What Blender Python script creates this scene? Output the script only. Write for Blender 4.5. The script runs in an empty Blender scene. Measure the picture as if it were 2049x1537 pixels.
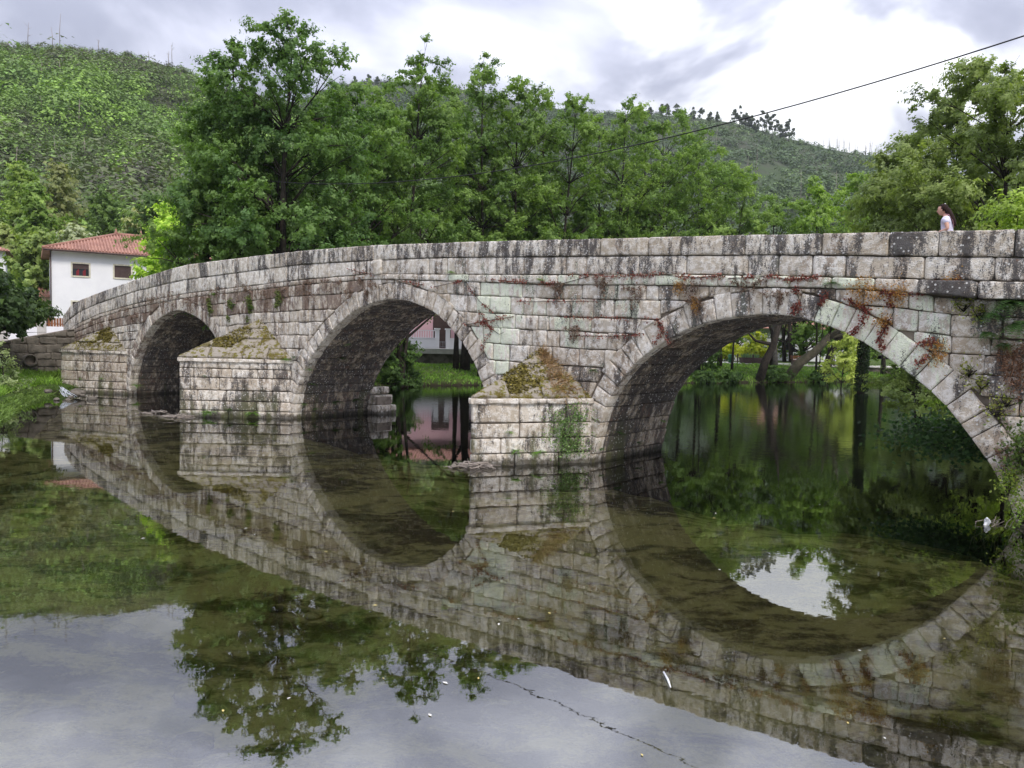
import bpy, bmesh, math, random
import numpy as np
from mathutils import Vector, Matrix

# ------------------------------------------------------------------ camera
scene = bpy.context.scene
W, H, F = 2049.0, 1537.0, 1540.0
PITCH, ROLL, CAMZ = math.radians(-3.3), math.radians(1.4), 3.2
cp, sp = math.cos(PITCH), math.sin(PITCH)
cr, sr = math.cos(ROLL), math.sin(ROLL)
cam_data = bpy.data.cameras.new('camera')
cam = bpy.data.objects.new('camera', cam_data)
scene.collection.objects.link(cam)
cam_data.sensor_width = 36.0
cam_data.lens = 36.0 * F / W
cam_data.clip_start = 0.05
cam_data.clip_end = 6000.0
_r = Vector((cr, -sp * sr, cp * sr)); _u = Vector((-sr, -sp * cr, cp * cr)); _f = Vector((0, cp, sp))
m = Matrix((( _r.x, _u.x, -_f.x, 0), (_r.y, _u.y, -_f.y, 0), (_r.z, _u.z, -_f.z, CAMZ), (0, 0, 0, 1)))
cam.matrix_world = m
scene.camera = cam

def ray(px, py):
    x = (px - W / 2) / F; y = -(py - H / 2) / F
    x, y = cr * x - sr * y, sr * x + cr * y
    return np.array([x, cp - sp * y, sp + cp * y])

def at(px, py, d):
    """world point on the pixel's ray at horizontal distance d"""
    r = ray(px, py); r = r / math.hypot(r[0], r[1])
    return np.array([r[0] * d, r[1] * d, CAMZ + r[2] * d])

def onz(px, py, z=0.0):
    r = ray(px, py); t = (z - CAMZ) / r[2]
    return np.array([r[0] * t, r[1] * t, z])

# ------------------------------------------------------------------ world, sun, exposure
def nd(nt, typ, ins=None, **props):
    n = nt.nodes.new(typ)
    for k, v in props.items(): setattr(n, k, v)
    for k, v in (ins or {}).items():
        if isinstance(v, bpy.types.NodeSocket): nt.links.new(v, n.inputs[k])
        else: n.inputs[k].default_value = v
    return n
def math_(nt, op, a, b=None, c=None, clamp=False):
    n = nt.nodes.new('ShaderNodeMath'); n.operation = op; n.use_clamp = clamp
    for i, v in enumerate((a, b, c)):
        if v is None: continue
        if isinstance(v, bpy.types.NodeSocket): nt.links.new(v, n.inputs[i])
        else: n.inputs[i].default_value = v
    return n.outputs[0]
def mix(nt, fac, a, b, blend='MIX'):
    n = nt.nodes.new('ShaderNodeMix'); n.data_type = 'RGBA'; n.blend_type = blend; n.clamp_factor = True
    for i, v in ((0, fac), (6, a), (7, b)):
        if isinstance(v, bpy.types.NodeSocket): nt.links.new(v, n.inputs[i])
        elif i == 0: n.inputs[0].default_value = v
        else: n.inputs[i].default_value = (*v, 1) if len(v) == 3 else v
    return n.outputs[2]
def sstep(nt, v, lo, hi):
    n = nt.nodes.new('ShaderNodeMapRange'); n.interpolation_type = 'SMOOTHSTEP'
    nt.links.new(v, n.inputs[0]); n.inputs[1].default_value = lo; n.inputs[2].default_value = hi
    return n.outputs[0]
def noise(nt, vec, scale, detail=4, rough=.55, dist=0.0, out=0):
    n = nd(nt, 'ShaderNodeTexNoise', {'Scale': scale, 'Detail': detail, 'Roughness': rough, 'Distortion': dist})
    if vec is not None: nt.links.new(vec, n.inputs['Vector'])
    return n.outputs[out]

SUN_EL, SUN_AZ = math.radians(52), math.radians(150)     # azimuth clockwise from +Y: behind the camera, to its right
world = bpy.data.worlds.new('World'); scene.world = world; world.use_nodes = True
wt = world.node_tree; wt.nodes.clear()
sky = nd(wt, 'ShaderNodeTexSky', sky_type='NISHITA', sun_disc=False, sun_elevation=SUN_EL, sun_rotation=SUN_AZ, air_density=1.0, dust_density=2.0)
tc = nd(wt, 'ShaderNodeTexCoord')
sep = nd(wt, 'ShaderNodeSeparateXYZ', {0: tc.outputs['Generated']})
zz = math_(wt, 'MAXIMUM', math_(wt, 'ADD', sep.outputs[2], 0.4), 0.1)
cv = nd(wt, 'ShaderNodeCombineXYZ', {0: math_(wt, 'DIVIDE', sep.outputs[0], zz), 1: math_(wt, 'DIVIDE', sep.outputs[1], zz), 2: 0.37})
den = noise(wt, cv.outputs[0], 2.9, 5, .5, .35)
grey = mix(wt, sstep(wt, den, .38, .62), (.20, .21, .265), (.385, .395, .465))
def lobe(px, py, c0, c1):
    r = ray(px, py); r = r / np.linalg.norm(r)
    d = nd(wt, 'ShaderNodeVectorMath', {0: tc.outputs['Generated'], 1: tuple(r)}, operation='DOT_PRODUCT').outputs['Value']
    return sstep(wt, d, math.cos(math.radians(c1)), math.cos(math.radians(c0)))
# the break in the cloud that the photograph shows up on the right
br = math_(wt, 'MAXIMUM', lobe(1400, 150, 0, 9), math_(wt, 'MULTIPLY', lobe(1690, 180, 0, 11), .95))
br = math_(wt, 'MAXIMUM', br, math_(wt, 'MULTIPLY', lobe(1980, 130, 0, 9), .85))
br = math_(wt, 'MULTIPLY_ADD', br, .42, math_(wt, 'MULTIPLY', math_(wt, 'SUBTRACT', den, .5), 3.4))
cloud = mix(wt, sstep(wt, br, .22, .8), grey, (.64, .65, .68))
hz = mix(wt, sstep(wt, sep.outputs[2], .02, .3), (.72, .74, .86), cloud)
nsk = mix(wt, 1.0, sky.outputs[0], (.1, .1, .1), 'MULTIPLY')
zp_ = math_(wt, 'MAXIMUM', sep.outputs[2], 0.0)
zen = math_(wt, 'MINIMUM', math_(wt, 'MULTIPLY_ADD', math_(wt, 'MULTIPLY', zp_, zp_), 7.0, .74), 3.0)      # an overcast sky is brighter overhead
zc_ = nd(wt, 'ShaderNodeVectorMath', {0: cloud, 3: zen}, operation='SCALE').outputs[0]
fin = mix(wt, .94, nsk, zc_)
bg = nd(wt, 'ShaderNodeBackground', {'Color': fin, 'Strength': 1.0})
nt_out = nd(wt, 'ShaderNodeOutputWorld', {0: bg.outputs[0]})

sun_d = bpy.data.lights.new('sun', 'SUN'); sun_d.energy = 1.5; sun_d.angle = math.radians(14); sun_d.color = (1, .93, .83)
sun = bpy.data.objects.new('sun', sun_d); scene.collection.objects.link(sun)
sdir = Vector((math.sin(SUN_AZ) * math.cos(SUN_EL), math.cos(SUN_AZ) * math.cos(SUN_EL), math.sin(SUN_EL)))
sun.rotation_euler = sdir.to_track_quat('Z', 'Y').to_euler(); sun.location = sdir * 60
vs = scene.view_settings
vs.view_transform = 'Standard'; vs.look = 'None'; vs.gamma = 1.0; vs.exposure = 0.86; vs.use_curve_mapping = False
scene.render.engine = 'CYCLES'
scene.cycles.transparent_max_bounces = 12

# ------------------------------------------------------------------ helpers
col = scene.collection
def put(name, data, parent=None, loc=None, rz=0.0, **tags):
    o = bpy.data.objects.new(name, data); col.objects.link(o)
    if parent is not None: o.parent = parent
    if loc is not None: o.location = loc
    if rz: o.rotation_euler = (0, 0, rz)
    for k, v in tags.items(): o[k] = v
    return o
def empty(name, loc=(0, 0, 0), rz=0.0, **tags):
    o = put(name, None, None, loc, rz, **tags); o.empty_display_size = .3
    return o
def pydata(name, v, f, mat=None, smooth=False):
    me = bpy.data.meshes.new(name); me.from_pydata([tuple(map(float, p)) for p in v], [], f); me.update()
    if mat: me.materials.append(mat)
    if smooth: me.polygons.foreach_set('use_smooth', [True] * len(me.polygons))
    return me
def quad_mesh(name, V, mat, tint=None):
    """V (N,k,3) polygons, tint (N,3)"""
    N, k = V.shape[:2]
    me = bpy.data.meshes.new(name)
    me.vertices.add(N * k); me.vertices.foreach_set('co', V.reshape(-1).astype(np.float32))
    me.loops.add(N * k); me.loops.foreach_set('vertex_index', np.arange(N * k, dtype=np.int32))
    me.polygons.add(N); me.polygons.foreach_set('loop_start', np.arange(0, N * k, k, dtype=np.int32))
    me.update(calc_edges=True)
    if tint is not None:
        a = me.color_attributes.new('tint', 'FLOAT_COLOR', 'POINT')
        c = np.ones((N, k, 4), np.float32); c[:, :, :3] = tint[:, None, :]
        a.data.foreach_set('color', c.reshape(-1))
    me.materials.append(mat)
    return me
def grid_mesh(name, X, Y, Z, mat, smooth=True):
    ny, nx = Z.shape
    V = np.stack([X, Y, Z], -1).reshape(-1, 3)
    i = np.arange(ny * nx).reshape(ny, nx)
    Fq = np.stack([i[:-1, :-1], i[:-1, 1:], i[1:, 1:], i[1:, :-1]], -1).reshape(-1, 4)
    me = bpy.data.meshes.new(name)
    me.vertices.add(len(V)); me.vertices.foreach_set('co', V.reshape(-1).astype(np.float32))
    me.loops.add(Fq.size); me.loops.foreach_set('vertex_index', Fq.reshape(-1).astype(np.int32))
    me.polygons.add(len(Fq)); me.polygons.foreach_set('loop_start', np.arange(0, Fq.size, 4, dtype=np.int32))
    me.update(calc_edges=True)
    if smooth: me.polygons.foreach_set('use_smooth', [True] * len(me.polygons))
    me.materials.append(mat)
    return me
def tubes_data(paths, sides=6):
    V, Fc = [], []
    for pts, rad in paths:
        pts = np.asarray(pts, float); n = len(pts); b = len(V)
        for i in range(n):
            t = pts[min(i + 1, n - 1)] - pts[max(i - 1, 0)]; t = t / (np.linalg.norm(t) + 1e-9)
            a = np.cross(t, (0, 0, 1) if abs(t[2]) < .9 else (1, 0, 0)); a /= np.linalg.norm(a); c = np.cross(t, a)
            for k in range(sides):
                q = 2 * math.pi * k / sides
                V.append(pts[i] + rad[i] * (a * math.cos(q) + c * math.sin(q)))
        for i in range(n - 1):
            for k in range(sides):
                k2 = (k + 1) % sides
                Fc.append((b + i * sides + k, b + i * sides + k2, b + (i + 1) * sides + k2, b + (i + 1) * sides + k))
        Fc.append(tuple(b + k for k in range(sides))[::-1]); Fc.append(tuple(b + (n - 1) * sides + k for k in range(sides)))
    return V, Fc
def tubes(name, paths, mat, sides=6):
    V, Fc = tubes_data(paths, sides)
    return pydata(name, V, Fc, mat, True)
def box_data(x0, x1, y0, y1, z0, z1):
    v = [(x0, y0, z0), (x1, y0, z0), (x1, y1, z0), (x0, y1, z0), (x0, y0, z1), (x1, y0, z1), (x1, y1, z1), (x0, y1, z1)]
    f = [(0, 3, 2, 1), (4, 5, 6, 7), (0, 1, 5, 4), (1, 2, 6, 5), (2, 3, 7, 6), (3, 0, 4, 7)]
    return v, f
def boxm(name, dims, mat, bev=0.0):
    v, f = box_data(*dims)
    me = pydata(name, v, f, mat)
    if bev:
        bm = bmesh.new(); bm.from_mesh(me)
        bmesh.ops.bevel(bm, geom=bm.edges[:], offset=bev, segments=2, affect='EDGES', profile=.6)
        bm.to_mesh(me); bm.free()
    return me
def join_data(parts):
    V, Fc = [], []
    for v, f in parts:
        b = len(V); V += list(v); Fc += [tuple(i + b for i in q) for q in f]
    return V, Fc
def vnoise(x, y, seed=0):
    """cheap smooth value noise, numpy"""
    def hsh(i, j):
        n = (i * 374761393 + j * 668265263 + seed * 982451653) & 0x7fffffff
        n = (n ^ (n >> 13)) * 1274126177 & 0x7fffffff
        return ((n ^ (n >> 16)) & 0xffff) / 65535.0
    x = np.asarray(x, float); y = np.asarray(y, float)
    i = np.floor(x).astype(np.int64); j = np.floor(y).astype(np.int64); u = x - i; v = y - j
    u = u * u * (3 - 2 * u); v = v * v * (3 - 2 * v)
    return (hsh(i, j) * (1 - u) + hsh(i + 1, j) * u) * (1 - v) + (hsh(i, j + 1) * (1 - u) + hsh(i + 1, j + 1) * u) * v

# ------------------------------------------------------------------ materials
def new_mat(name):
    mt = bpy.data.materials.new(name); mt.use_nodes = True
    nt = mt.node_tree; nt.nodes.clear()
    b = nt.nodes.new('ShaderNodeBsdfPrincipled'); o = nt.nodes.new('ShaderNodeOutputMaterial')
    nt.links.new(b.outputs[0], o.inputs[0])
    return mt, nt, b, o
def posn(nt): return nd(nt, 'ShaderNodeNewGeometry').outputs['Position']
def scaled(nt, v, s): return nd(nt, 'ShaderNodeVectorMath', {0: v, 1: s}, operation='MULTIPLY').outputs[0]
def bump(nt, b, h, strength=.5, dist=.02):
    n = nd(nt, 'ShaderNodeBump', {'Strength': strength, 'Distance': dist, 'Height': h})
    nt.links.new(n.outputs[0], b.inputs['Normal'])
def simple(name, c, rough=.8, c2=None, scale=4.0, bmp=0.0, bscale=30, spec=.3, metal=0):
    mt, nt, b, o = new_mat(name); p = posn(nt)
    if c2 is None: c2 = tuple(x * .72 for x in c)
    f = sstep(nt, noise(nt, p, scale, 3, .6), .32, .68)
    nt.links.new(mix(nt, f, c, c2), b.inputs['Base Color'])
    b.inputs['Roughness'].default_value = rough; b.inputs['Specular IOR Level'].default_value = spec; b.inputs['Metallic'].default_value = metal
    if bmp: bump(nt, b, noise(nt, p, bscale, 2, .6), bmp)
    return mt

def make_granite():
    mt, nt, b, o = new_mat('granite_masonry'); p = posn(nt)
    at_ = nd(nt, 'ShaderNodeAttribute', attribute_name='sv')
    sp_ = nd(nt, 'ShaderNodeSeparateColor', {0: at_.outputs['Color']})
    tone, mint, brown = sp_.outputs[0], sp_.outputs[1], sp_.outputs[2]; blk = at_.outputs['Alpha']
    vstr = scaled(nt, p, (1, 1, .28))
    big = noise(nt, vstr, 1.9, 2, .6); med = noise(nt, p, 7, 3, .65); fine = noise(nt, p, 42, 2, .7); vm = noise(nt, vstr, 6, 4, .72)
    c = mix(nt, tone, (.35, .275, .19), (.64, .585, .50))
    # warm stain
    c = mix(nt, math_(nt, 'MULTIPLY', sstep(nt, big, .47, .68), .55), c, (.27, .19, .14))
    # grime washed down the face
    c = mix(nt, math_(nt, 'MULTIPLY', sstep(nt, math_(nt, 'ADD', math_(nt, 'MULTIPLY', vm, .5), math_(nt, 'MULTIPLY', big, .5)), .45, .64), .5), c, (.18, .15, .115))
    # pale crust of lichen
    wl = sstep(nt, math_(nt, 'ADD', med, math_(nt, 'MULTIPLY', math_(nt, 'SUBTRACT', fine, .5), .7)), .47, .55)
    c = mix(nt, math_(nt, 'MULTIPLY', wl, math_(nt, 'MULTIPLY_ADD', tone, .55, .3)), c, (.84, .81, .76))
    # mint coloured lichen, in streaks
    ms = math_(nt, 'MULTIPLY_ADD', math_(nt, 'ADD', math_(nt, 'MULTIPLY', vm, .6), math_(nt, 'MULTIPLY', big, .4)), 1.6, math_(nt, 'MULTIPLY_ADD', mint, .44, -.52))
    c = mix(nt, math_(nt, 'MULTIPLY', sstep(nt, ms, .55, .66), .9), c, mix(nt, sstep(nt, fine, .3, .7), (.64, .70, .53), (.80, .83, .69)))
    # black lichen crust; on the soffits it carries painted arch shade
    bs = math_(nt, 'ADD', math_(nt, 'ADD', math_(nt, 'MULTIPLY', vm, .55), math_(nt, 'MULTIPLY', fine, .45)), math_(nt, 'ADD', math_(nt, 'MULTIPLY', math_(nt, 'SUBTRACT', blk, .5), .24), math_(nt, 'MULTIPLY', math_(nt, 'SUBTRACT', big, .5), .34)))
    c = mix(nt, math_(nt, 'MULTIPLY', sstep(nt, bs, .492, .56), .88), c, (.05, .046, .048))
    dots = nd(nt, 'ShaderNodeTexVoronoi', {'Vector': p, 'Scale': 11.0}).outputs['Distance']
    c = mix(nt, math_(nt, 'MULTIPLY', math_(nt, 'MULTIPLY', math_(nt, 'SUBTRACT', 1.0, sstep(nt, dots, .16, .26)), sstep(nt, big, .44, .56)), .8), c, (.74, .73, .70))
    # brown dead root mat; on the soffits part of the painted shade
    rs_ = math_(nt, 'ADD', math_(nt, 'ADD', math_(nt, 'MULTIPLY', vm, .5), math_(nt, 'MULTIPLY', med, .5)), math_(nt, 'MULTIPLY', math_(nt, 'SUBTRACT', brown, .5), .36))
    c = mix(nt, math_(nt, 'MULTIPLY', sstep(nt, rs_, .53, .63), .8), c, mix(nt, fine, (.08, .045, .032), (.23, .15, .105)))
    # granite grain
    c = mix(nt, math_(nt, 'MULTIPLY', sstep(nt, fine, .54, .72), .42), c, (.08, .07, .066))
    # tide mark of the river
    z = nd(nt, 'ShaderNodeSeparateXYZ', {0: p}).outputs[2]
    zw = math_(nt, 'ADD', z, math_(nt, 'MULTIPLY', math_(nt, 'SUBTRACT', med, .5), .25))
    c = mix(nt, math_(nt, 'MULTIPLY', math_(nt, 'SUBTRACT', 1.0, sstep(nt, zw, .06, .22)), .82), c, (.03, .027, .02))
    gm = math_(nt, 'MULTIPLY', math_(nt, 'SUBTRACT', 1.0, sstep(nt, zw, .3, 1.6)), sstep(nt, big, .5, .66))
    c = mix(nt, math_(nt, 'MULTIPLY', gm, .5), c, (.11, .12, .04))
    nt.links.new(c, b.inputs['Base Color'])
    b.inputs['Roughness'].default_value = .9; b.inputs['Specular IOR Level'].default_value = .2
    bump(nt, b, math_(nt, 'ADD', med, math_(nt, 'MULTIPLY', fine, .7)), .9, .03)
    return mt
GRANITE = make_granite()
def make_moss():
    mt, nt, b, o = new_mat('mossy_stone'); p = posn(nt)
    n1 = noise(nt, p, 2.6, 6, .65); n2 = noise(nt, p, 30, 4, .6)
    c = mix(nt, sstep(nt, n1, .38, .52), (.12, .095, .022), (.33, .295, .25))
    c = mix(nt, sstep(nt, noise(nt, p, 7, 5), .5, .62), c, (.15, .135, .022))
    c = mix(nt, math_(nt, 'MULTIPLY', sstep(nt, n2, .55, .7), .6), c, (.36, .34, .28))
    nt.links.new(c, b.inputs['Base Color']); b.inputs['Roughness'].default_value = .95; b.inputs['Specular IOR Level'].default_value = .15
    bump(nt, b, math_(nt, 'ADD', n2, noise(nt, p, 11, 4)), 1.0, .05)
    return mt
MOSS = make_moss()
JOINT = simple('joint_earth', (.25, .21, .17), .95, (.10, .08, .065), 2.5, .5, 25, .1)
RUBBLE = simple('rubble_stone', (.17, .15, .125), .92, (.07, .062, .05), 2.2, .9, 14, .2)

def leaf_mat(name, trans=.35, rough=.55, gain=1.0):
    mt, nt, b, o = new_mat(name)
    a = nd(nt, 'ShaderNodeAttribute', attribute_name='tint').outputs['Color']
    if gain != 1: a = mix(nt, 1.0, a, (gain, gain, gain), 'MULTIPLY')
    nt.links.new(a, b.inputs['Base Color']); b.inputs['Roughness'].default_value = rough; b.inputs['Specular IOR Level'].default_value = .3
    tr = nd(nt, 'ShaderNodeBsdfTranslucent', {'Color': mix(nt, 1.0, a, (1.25, 1.35, .6), 'MULTIPLY')})
    mx = nd(nt, 'ShaderNodeMixShader', {0: trans, 1: b.outputs[0], 2: tr.outputs[0]})
    nt.links.new(mx.outputs[0], o.inputs[0])
    return mt
LEAF = leaf_mat('leaves', .42); GRASSM = leaf_mat('grass_blades', .3, .6); DRY = leaf_mat('dry_plant', .12, .85); SCRUB = leaf_mat('hill_scrub', .2, .8)
BARK = simple('bark', (.048, .040, .032), .95, (.022, .019, .016), 5, .8, 14, .15)
BARKG = simple('grey_bark', (.20, .18, .16), .95, (.11, .10, .09), 5, .8, 12, .15)
DEADW = simple('dead_wood', (.33, .29, .25), .9, (.2, .17, .15), 8, .5, 20, .2)
SOIL = simple('bank_soil', (.06, .05, .032), .95, (.03, .026, .018), 3, .8, 12, .1)

def make_ground():
    mt, nt, b, o = new_mat('meadow'); p = posn(nt)
    n1 = noise(nt, p, .35, 3, .6); n2 = noise(nt, p, 9, 3, .65)
    c = mix(nt, sstep(nt, n1, .35, .65), (.05, .092, .018), (.085, .115, .028))
    c = mix(nt, sstep(nt, n2, .4, .7), c, (.035, .055, .014))
    z = nd(nt, 'ShaderNodeSeparateXYZ', {0: p}).outputs[2]
    c = mix(nt, math_(nt, 'SUBTRACT', 1.0, sstep(nt, z, .05, .35)), c, (.028, .024, .015))
    nt.links.new(c, b.inputs['Base Color']); b.inputs['Roughness'].default_value = .95; b.inputs['Specular IOR Level'].default_value = .1
    bump(nt, b, n2, .8, .06)
    return mt
GROUND = make_ground()
def make_bed():
    mt, nt, b, o = new_mat('riverbed_algae'); p = posn(nt)
    q = scaled(nt, p, (.75, 1.25, 1))
    a = noise(nt, q, .55, 3, .68, .3); c2 = noise(nt, q, 2.6, 4, .68, .5); f = noise(nt, p, 14, 2, .65)
    v = math_(nt, 'ADD', math_(nt, 'MULTIPLY', a, .55), math_(nt, 'ADD', math_(nt, 'MULTIPLY', c2, .4), math_(nt, 'MULTIPLY', f, .12)))
    c = mix(nt, sstep(nt, v, .46, .58), (.14, .12, .048), (.62, .57, .27))
    c = mix(nt, sstep(nt, c2, .62, .72), c, (.70, .65, .40))
    c = mix(nt, math_(nt, 'MULTIPLY', sstep(nt, noise(nt, p, 1.1, 2, .6), .54, .66), .6), c, (.09, .10, .025))
    nt.links.new(c, b.inputs['Base Color']); b.inputs['Roughness'].default_value = .95; b.inputs['Specular IOR Level'].default_value = 0
    bump(nt, b, v, .8, .15)
    return mt
BED = make_bed()
def make_water():
    mt, nt, b, o = new_mat('river_water'); p = posn(nt)
    # still above the bridge, faintly ruffled below it
    t = nd(nt, 'ShaderNodeVectorMath', {0: p, 1: (.6455, .7638, 0)}, operation='DOT_PRODUCT').outputs['Value']
    ruf = sstep(nt, t, 17.5, 25)
    h1 = noise(nt, scaled(nt, p, (1, 1.0, 1)), 1.7, 3, .5)
    h2 = noise(nt, p, 6.0, 3, .5)
    hh = math_(nt, 'ADD', math_(nt, 'MULTIPLY', h1, math_(nt, 'MULTIPLY_ADD', ruf, .004, .0011)), math_(nt, 'MULTIPLY', h2, math_(nt, 'MULTIPLY_ADD', ruf, .0022, .0002)))
    bp = nd(nt, 'ShaderNodeBump', {'Strength': 1.0, 'Distance': 1.0, 'Height': hh})
    fr = nd(nt, 'ShaderNodeFresnel', {'IOR': 2.8, 'Normal': bp.outputs[0]})
    gl = nd(nt, 'ShaderNodeBsdfGlossy', {'Color': (.97, .98, .98, 1), 'Roughness': .012, 'Normal': bp.outputs[0]})
    tr = nd(nt, 'ShaderNodeBsdfTransparent', {'Color': (.86, .87, .74, 1)})
    ms = nd(nt, 'ShaderNodeMixShader', {0: fr.outputs[0], 1: tr.outputs[0], 2: gl.outputs[0]})
    nt.links.new(ms.outputs[0], o.inputs[0]); nt.nodes.remove(b)
    return mt
WATER = make_water()
WHITEWALL = simple('white_render', (.80, .80, .82), .85, (.74, .74, .77), .6, .2, 40)
TERRA = simple('terracotta_tile', (.37, .195, .145), .85, (.25, .125, .095), 1.3, .3, 20)
PINK = simple('pink_render', (.70, .45, .50), .85, (.64, .40, .46), .7, .2, 30)
BROWNP = simple('brown_shutter', (.085, .055, .05), .6, (.065, .042, .04), 3)
GLASSD = simple('dark_glass', (.02, .022, .025), .08, (.03, .03, .035), 2, spec=.6)
CONC = simple('pale_concrete', (.52, .50, .47), .9, (.42, .40, .37), 1.5, .4, 25)
ASPH = simple('road_surface', (.30, .275, .26), .93, (.23, .21, .20), .6, .5, 40)
WOODF = simple('varnished_wood', (.26, .10, .04), .6, (.17, .065, .028), 6)
METAL = simple('galvanised_steel', (.40, .41, .42), .45, (.30, .31, .32), 6, metal=.6)
RUBBER = simple('black_cable', (.015, .015, .016), .6)
PLASTIC = simple('white_plastic', (.72, .73, .74), .5, (.60, .61, .62), 6)

# ------------------------------------------------------------------ bridge frame
U = np.array([.7638, -.6455]); NV = np.array([.6455, .7638]); O = np.array([-4.142, 25.573])
BW = 3.7                                   # width of the bridge
def face(px, py, t=0.0):
    """pixel -> (s along the bridge, z) on the vertical plane t metres behind the upstream face"""
    r = ray(px, py); o = O + NV * t
    T = (o @ NV) / (r[:2] @ NV); p = r[:2] * T
    return float((p - o) @ U), float(r[2] * T + CAMZ)
def bw(s, t, z=0.0):
    p = O + U * s + NV * t
    return np.array([p[0], p[1], z])
BR_ANG = math.atan2(U[1], U[0])

# ------------------------------------------------------------------ terrain and river
def rv(*l): return np.array(l, float)
a3 = bw(18.0, -.2); a3b = bw(18.0, BW + .3)
RIVER = rv((-33, 3.6), (-4, 4.2), (11.6, 4.2), (11.4, 8), (10.9, 11.5), a3[:2], a3b[:2], (15.5, 19.5), (25, 31), (37, 49), (46, 64), (47, 77),
           (40, 75.5), (34.4, 72.6), (27, 69.6), (20.4, 66), (12, 61.5), (5, 57.5), (-1, 53.5), (-5.8, 51), (-8.6, 46.5), (-8.8, 41), (-8.9, 37.5), (-10.5, 37.6), (-15.6, 40.3), bw(-19.9, 2.8)[:2],
           bw(-19.9, .2)[:2], bw(-22.0, -.6)[:2], (-22.4, 37.6), (-21.3, 34.2), (-19.2, 29.6), (-16.9, 25.2), (-20, 17), (-31, 9))
def river_dist(x, y):
    """signed distance, positive on land"""
    x = np.asarray(x, float); y = np.asarray(y, float)
    dmin = np.full(x.shape, 1e9); inside = np.zeros(x.shape, bool)
    n = len(RIVER)
    for i in range(n):
        ax, ay = RIVER[i]; bx, by = RIVER[(i + 1) % n]
        ex, ey = bx - ax, by - ay
        tt = np.clip(((x - ax) * ex + (y - ay) * ey) / (ex * ex + ey * ey), 0, 1)
        dmin = np.minimum(dmin, np.hypot(x - ax - tt * ex, y - ay - tt * ey))
        cnd = ((ay > y) != (by > y)) & (x < (bx - ax) * (y - ay) / (by - ay + 1e-12) + ax)
        inside ^= cnd
    return np.where(inside, -dmin, dmin)
def ss(v, a, b):
    t = np.clip((np.asarray(v, float) - a) / (b - a), 0, 1); return t * t * (3 - 2 * t)
# line of the left retaining wall
WL0, WL1, WL2 = bw(-26.2, .3)[:2], np.array([-29.0, 38.0]), np.array([-44.0, 27.0])
def above_wall(x, y):
    """positive beyond the left retaining wall (towards the houses)"""
    d1 = (WL1 - WL0); n1 = np.array([d1[1], -d1[0]]); n1 = n1 / np.linalg.norm(n1)
    if n1 @ (np.array([-40., 66.]) - WL0) < 0: n1 = -n1
    d2 = (WL2 - WL1); n2 = np.array([d2[1], -d2[0]]); n2 = n2 / np.linalg.norm(n2)
    if n2 @ (np.array([-40., 66.]) - WL1) < 0: n2 = -n2
    a = (x - WL0[0]) * n1[0] + (y - WL0[1]) * n1[1]; b_ = (x - WL1[0]) * n2[0] + (y - WL1[1]) * n2[1]
    return np.minimum(a, b_)
def ground_z(x, y):
    x = np.asarray(x, float); y = np.asarray(y, float)
    d = river_dist(x, y)
    wob = (vnoise(x * .8, y * .8, 3) - .5)
    # generic bank: short steep edge then gentle rise
    z = -.9 + .95 * ss(d, -.7, .15) + .35 * ss(d, 0, .9) + .9 * ss(d, .8, 9) + wob * .12 * ss(d, 0, 2)
    s = (x - O[0]) * U[0] + (y - O[1]) * U[1]; t = (x - O[0]) * NV[0] + (y - O[1]) * NV[1]
    # road terrace at the left end of the bridge
    aw = above_wall(x, y)
    terr = 1.45 + 1.78 * np.clip((x + 30.2) / 6.0, 0, 1) + 1.2 * ss(y, 46, 64) + .6 * ss(y, 62, 80)
    leftside = ss(aw, .12, .5) * ss(-s, 22.0, 26.0) * ss(-x, 13, 17)
    z = np.where((s < -21) & (t > -16), np.minimum(z, 1.05 + .25 * wob), z)
    z = z * (1 - leftside) + terr * leftside
    # behind the bridge on the left: wooded bank climbing to the street
    beh = ss(t, 4.2, 9) * ss(d, 2, 14) * ss(-s, 8, 22) * ss(-x, 12, 18)
    z = z + beh * 1.4 * (1 - leftside)
    # camera bank
    cb = ss(-(y - 4.0), 0, 2.2)
    z = np.where(y < 6, np.maximum(z, -.9 + (2.5) * cb * ss(d, -.2, 1.2)), z)
    # right abutment bank carries the road
    rb = ss(s, 18.6, 22) * ss(t, -.3, .8) * (1 - ss(t, BW - .5, BW + 3))
    z = z + rb * 3.0
    far = ss(np.hypot(x, y), 90, 400)
    z = z * (1 - far) + (2.0 + 0 * z) * far
    return z
xs = np.unique(np.concatenate([np.linspace(-3500, -200, 12), np.linspace(-200, -60, 15), np.arange(-60, 62, .8), np.linspace(62, 200, 14), np.linspace(200, 3500, 12)]))
ys = np.unique(np.concatenate([np.linspace(-3500, -100, 10), np.linspace(-100, -10, 8), np.arange(-10, 100, .8), np.linspace(100, 300, 14), np.linspace(300, 3500, 12)]))
X, Y = np.meshgrid(xs, ys)
put('ground', grid_mesh('ground', X, Y, ground_z(X, Y), GROUND), kind='structure')
X, Y = np.meshgrid(np.arange(-36, 50, .45), np.arange(2, 80, .45))
t_ = (X - O[0]) * NV[0] + (Y - O[1]) * NV[1]
deep = ss(t_, -2, 8)
Zb = -.62 - 1.6 * deep + .22 * (vnoise(X * .35, Y * .35, 5) - .5) + .16 * (vnoise(X * 1.1, Y * 1.1, 6) - .5) + .05 * (vnoise(X * 2.2, Y * 2.2, 7) - .5)
dd = river_dist(X, Y); Zb = np.where(dd > -.9, np.minimum(Zb, -.85 - 1.0 * ss(dd, -.9, .3)), Zb)
put('riverbed', grid_mesh('riverbed', X, Y, Zb, BED), kind='structure')
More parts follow.
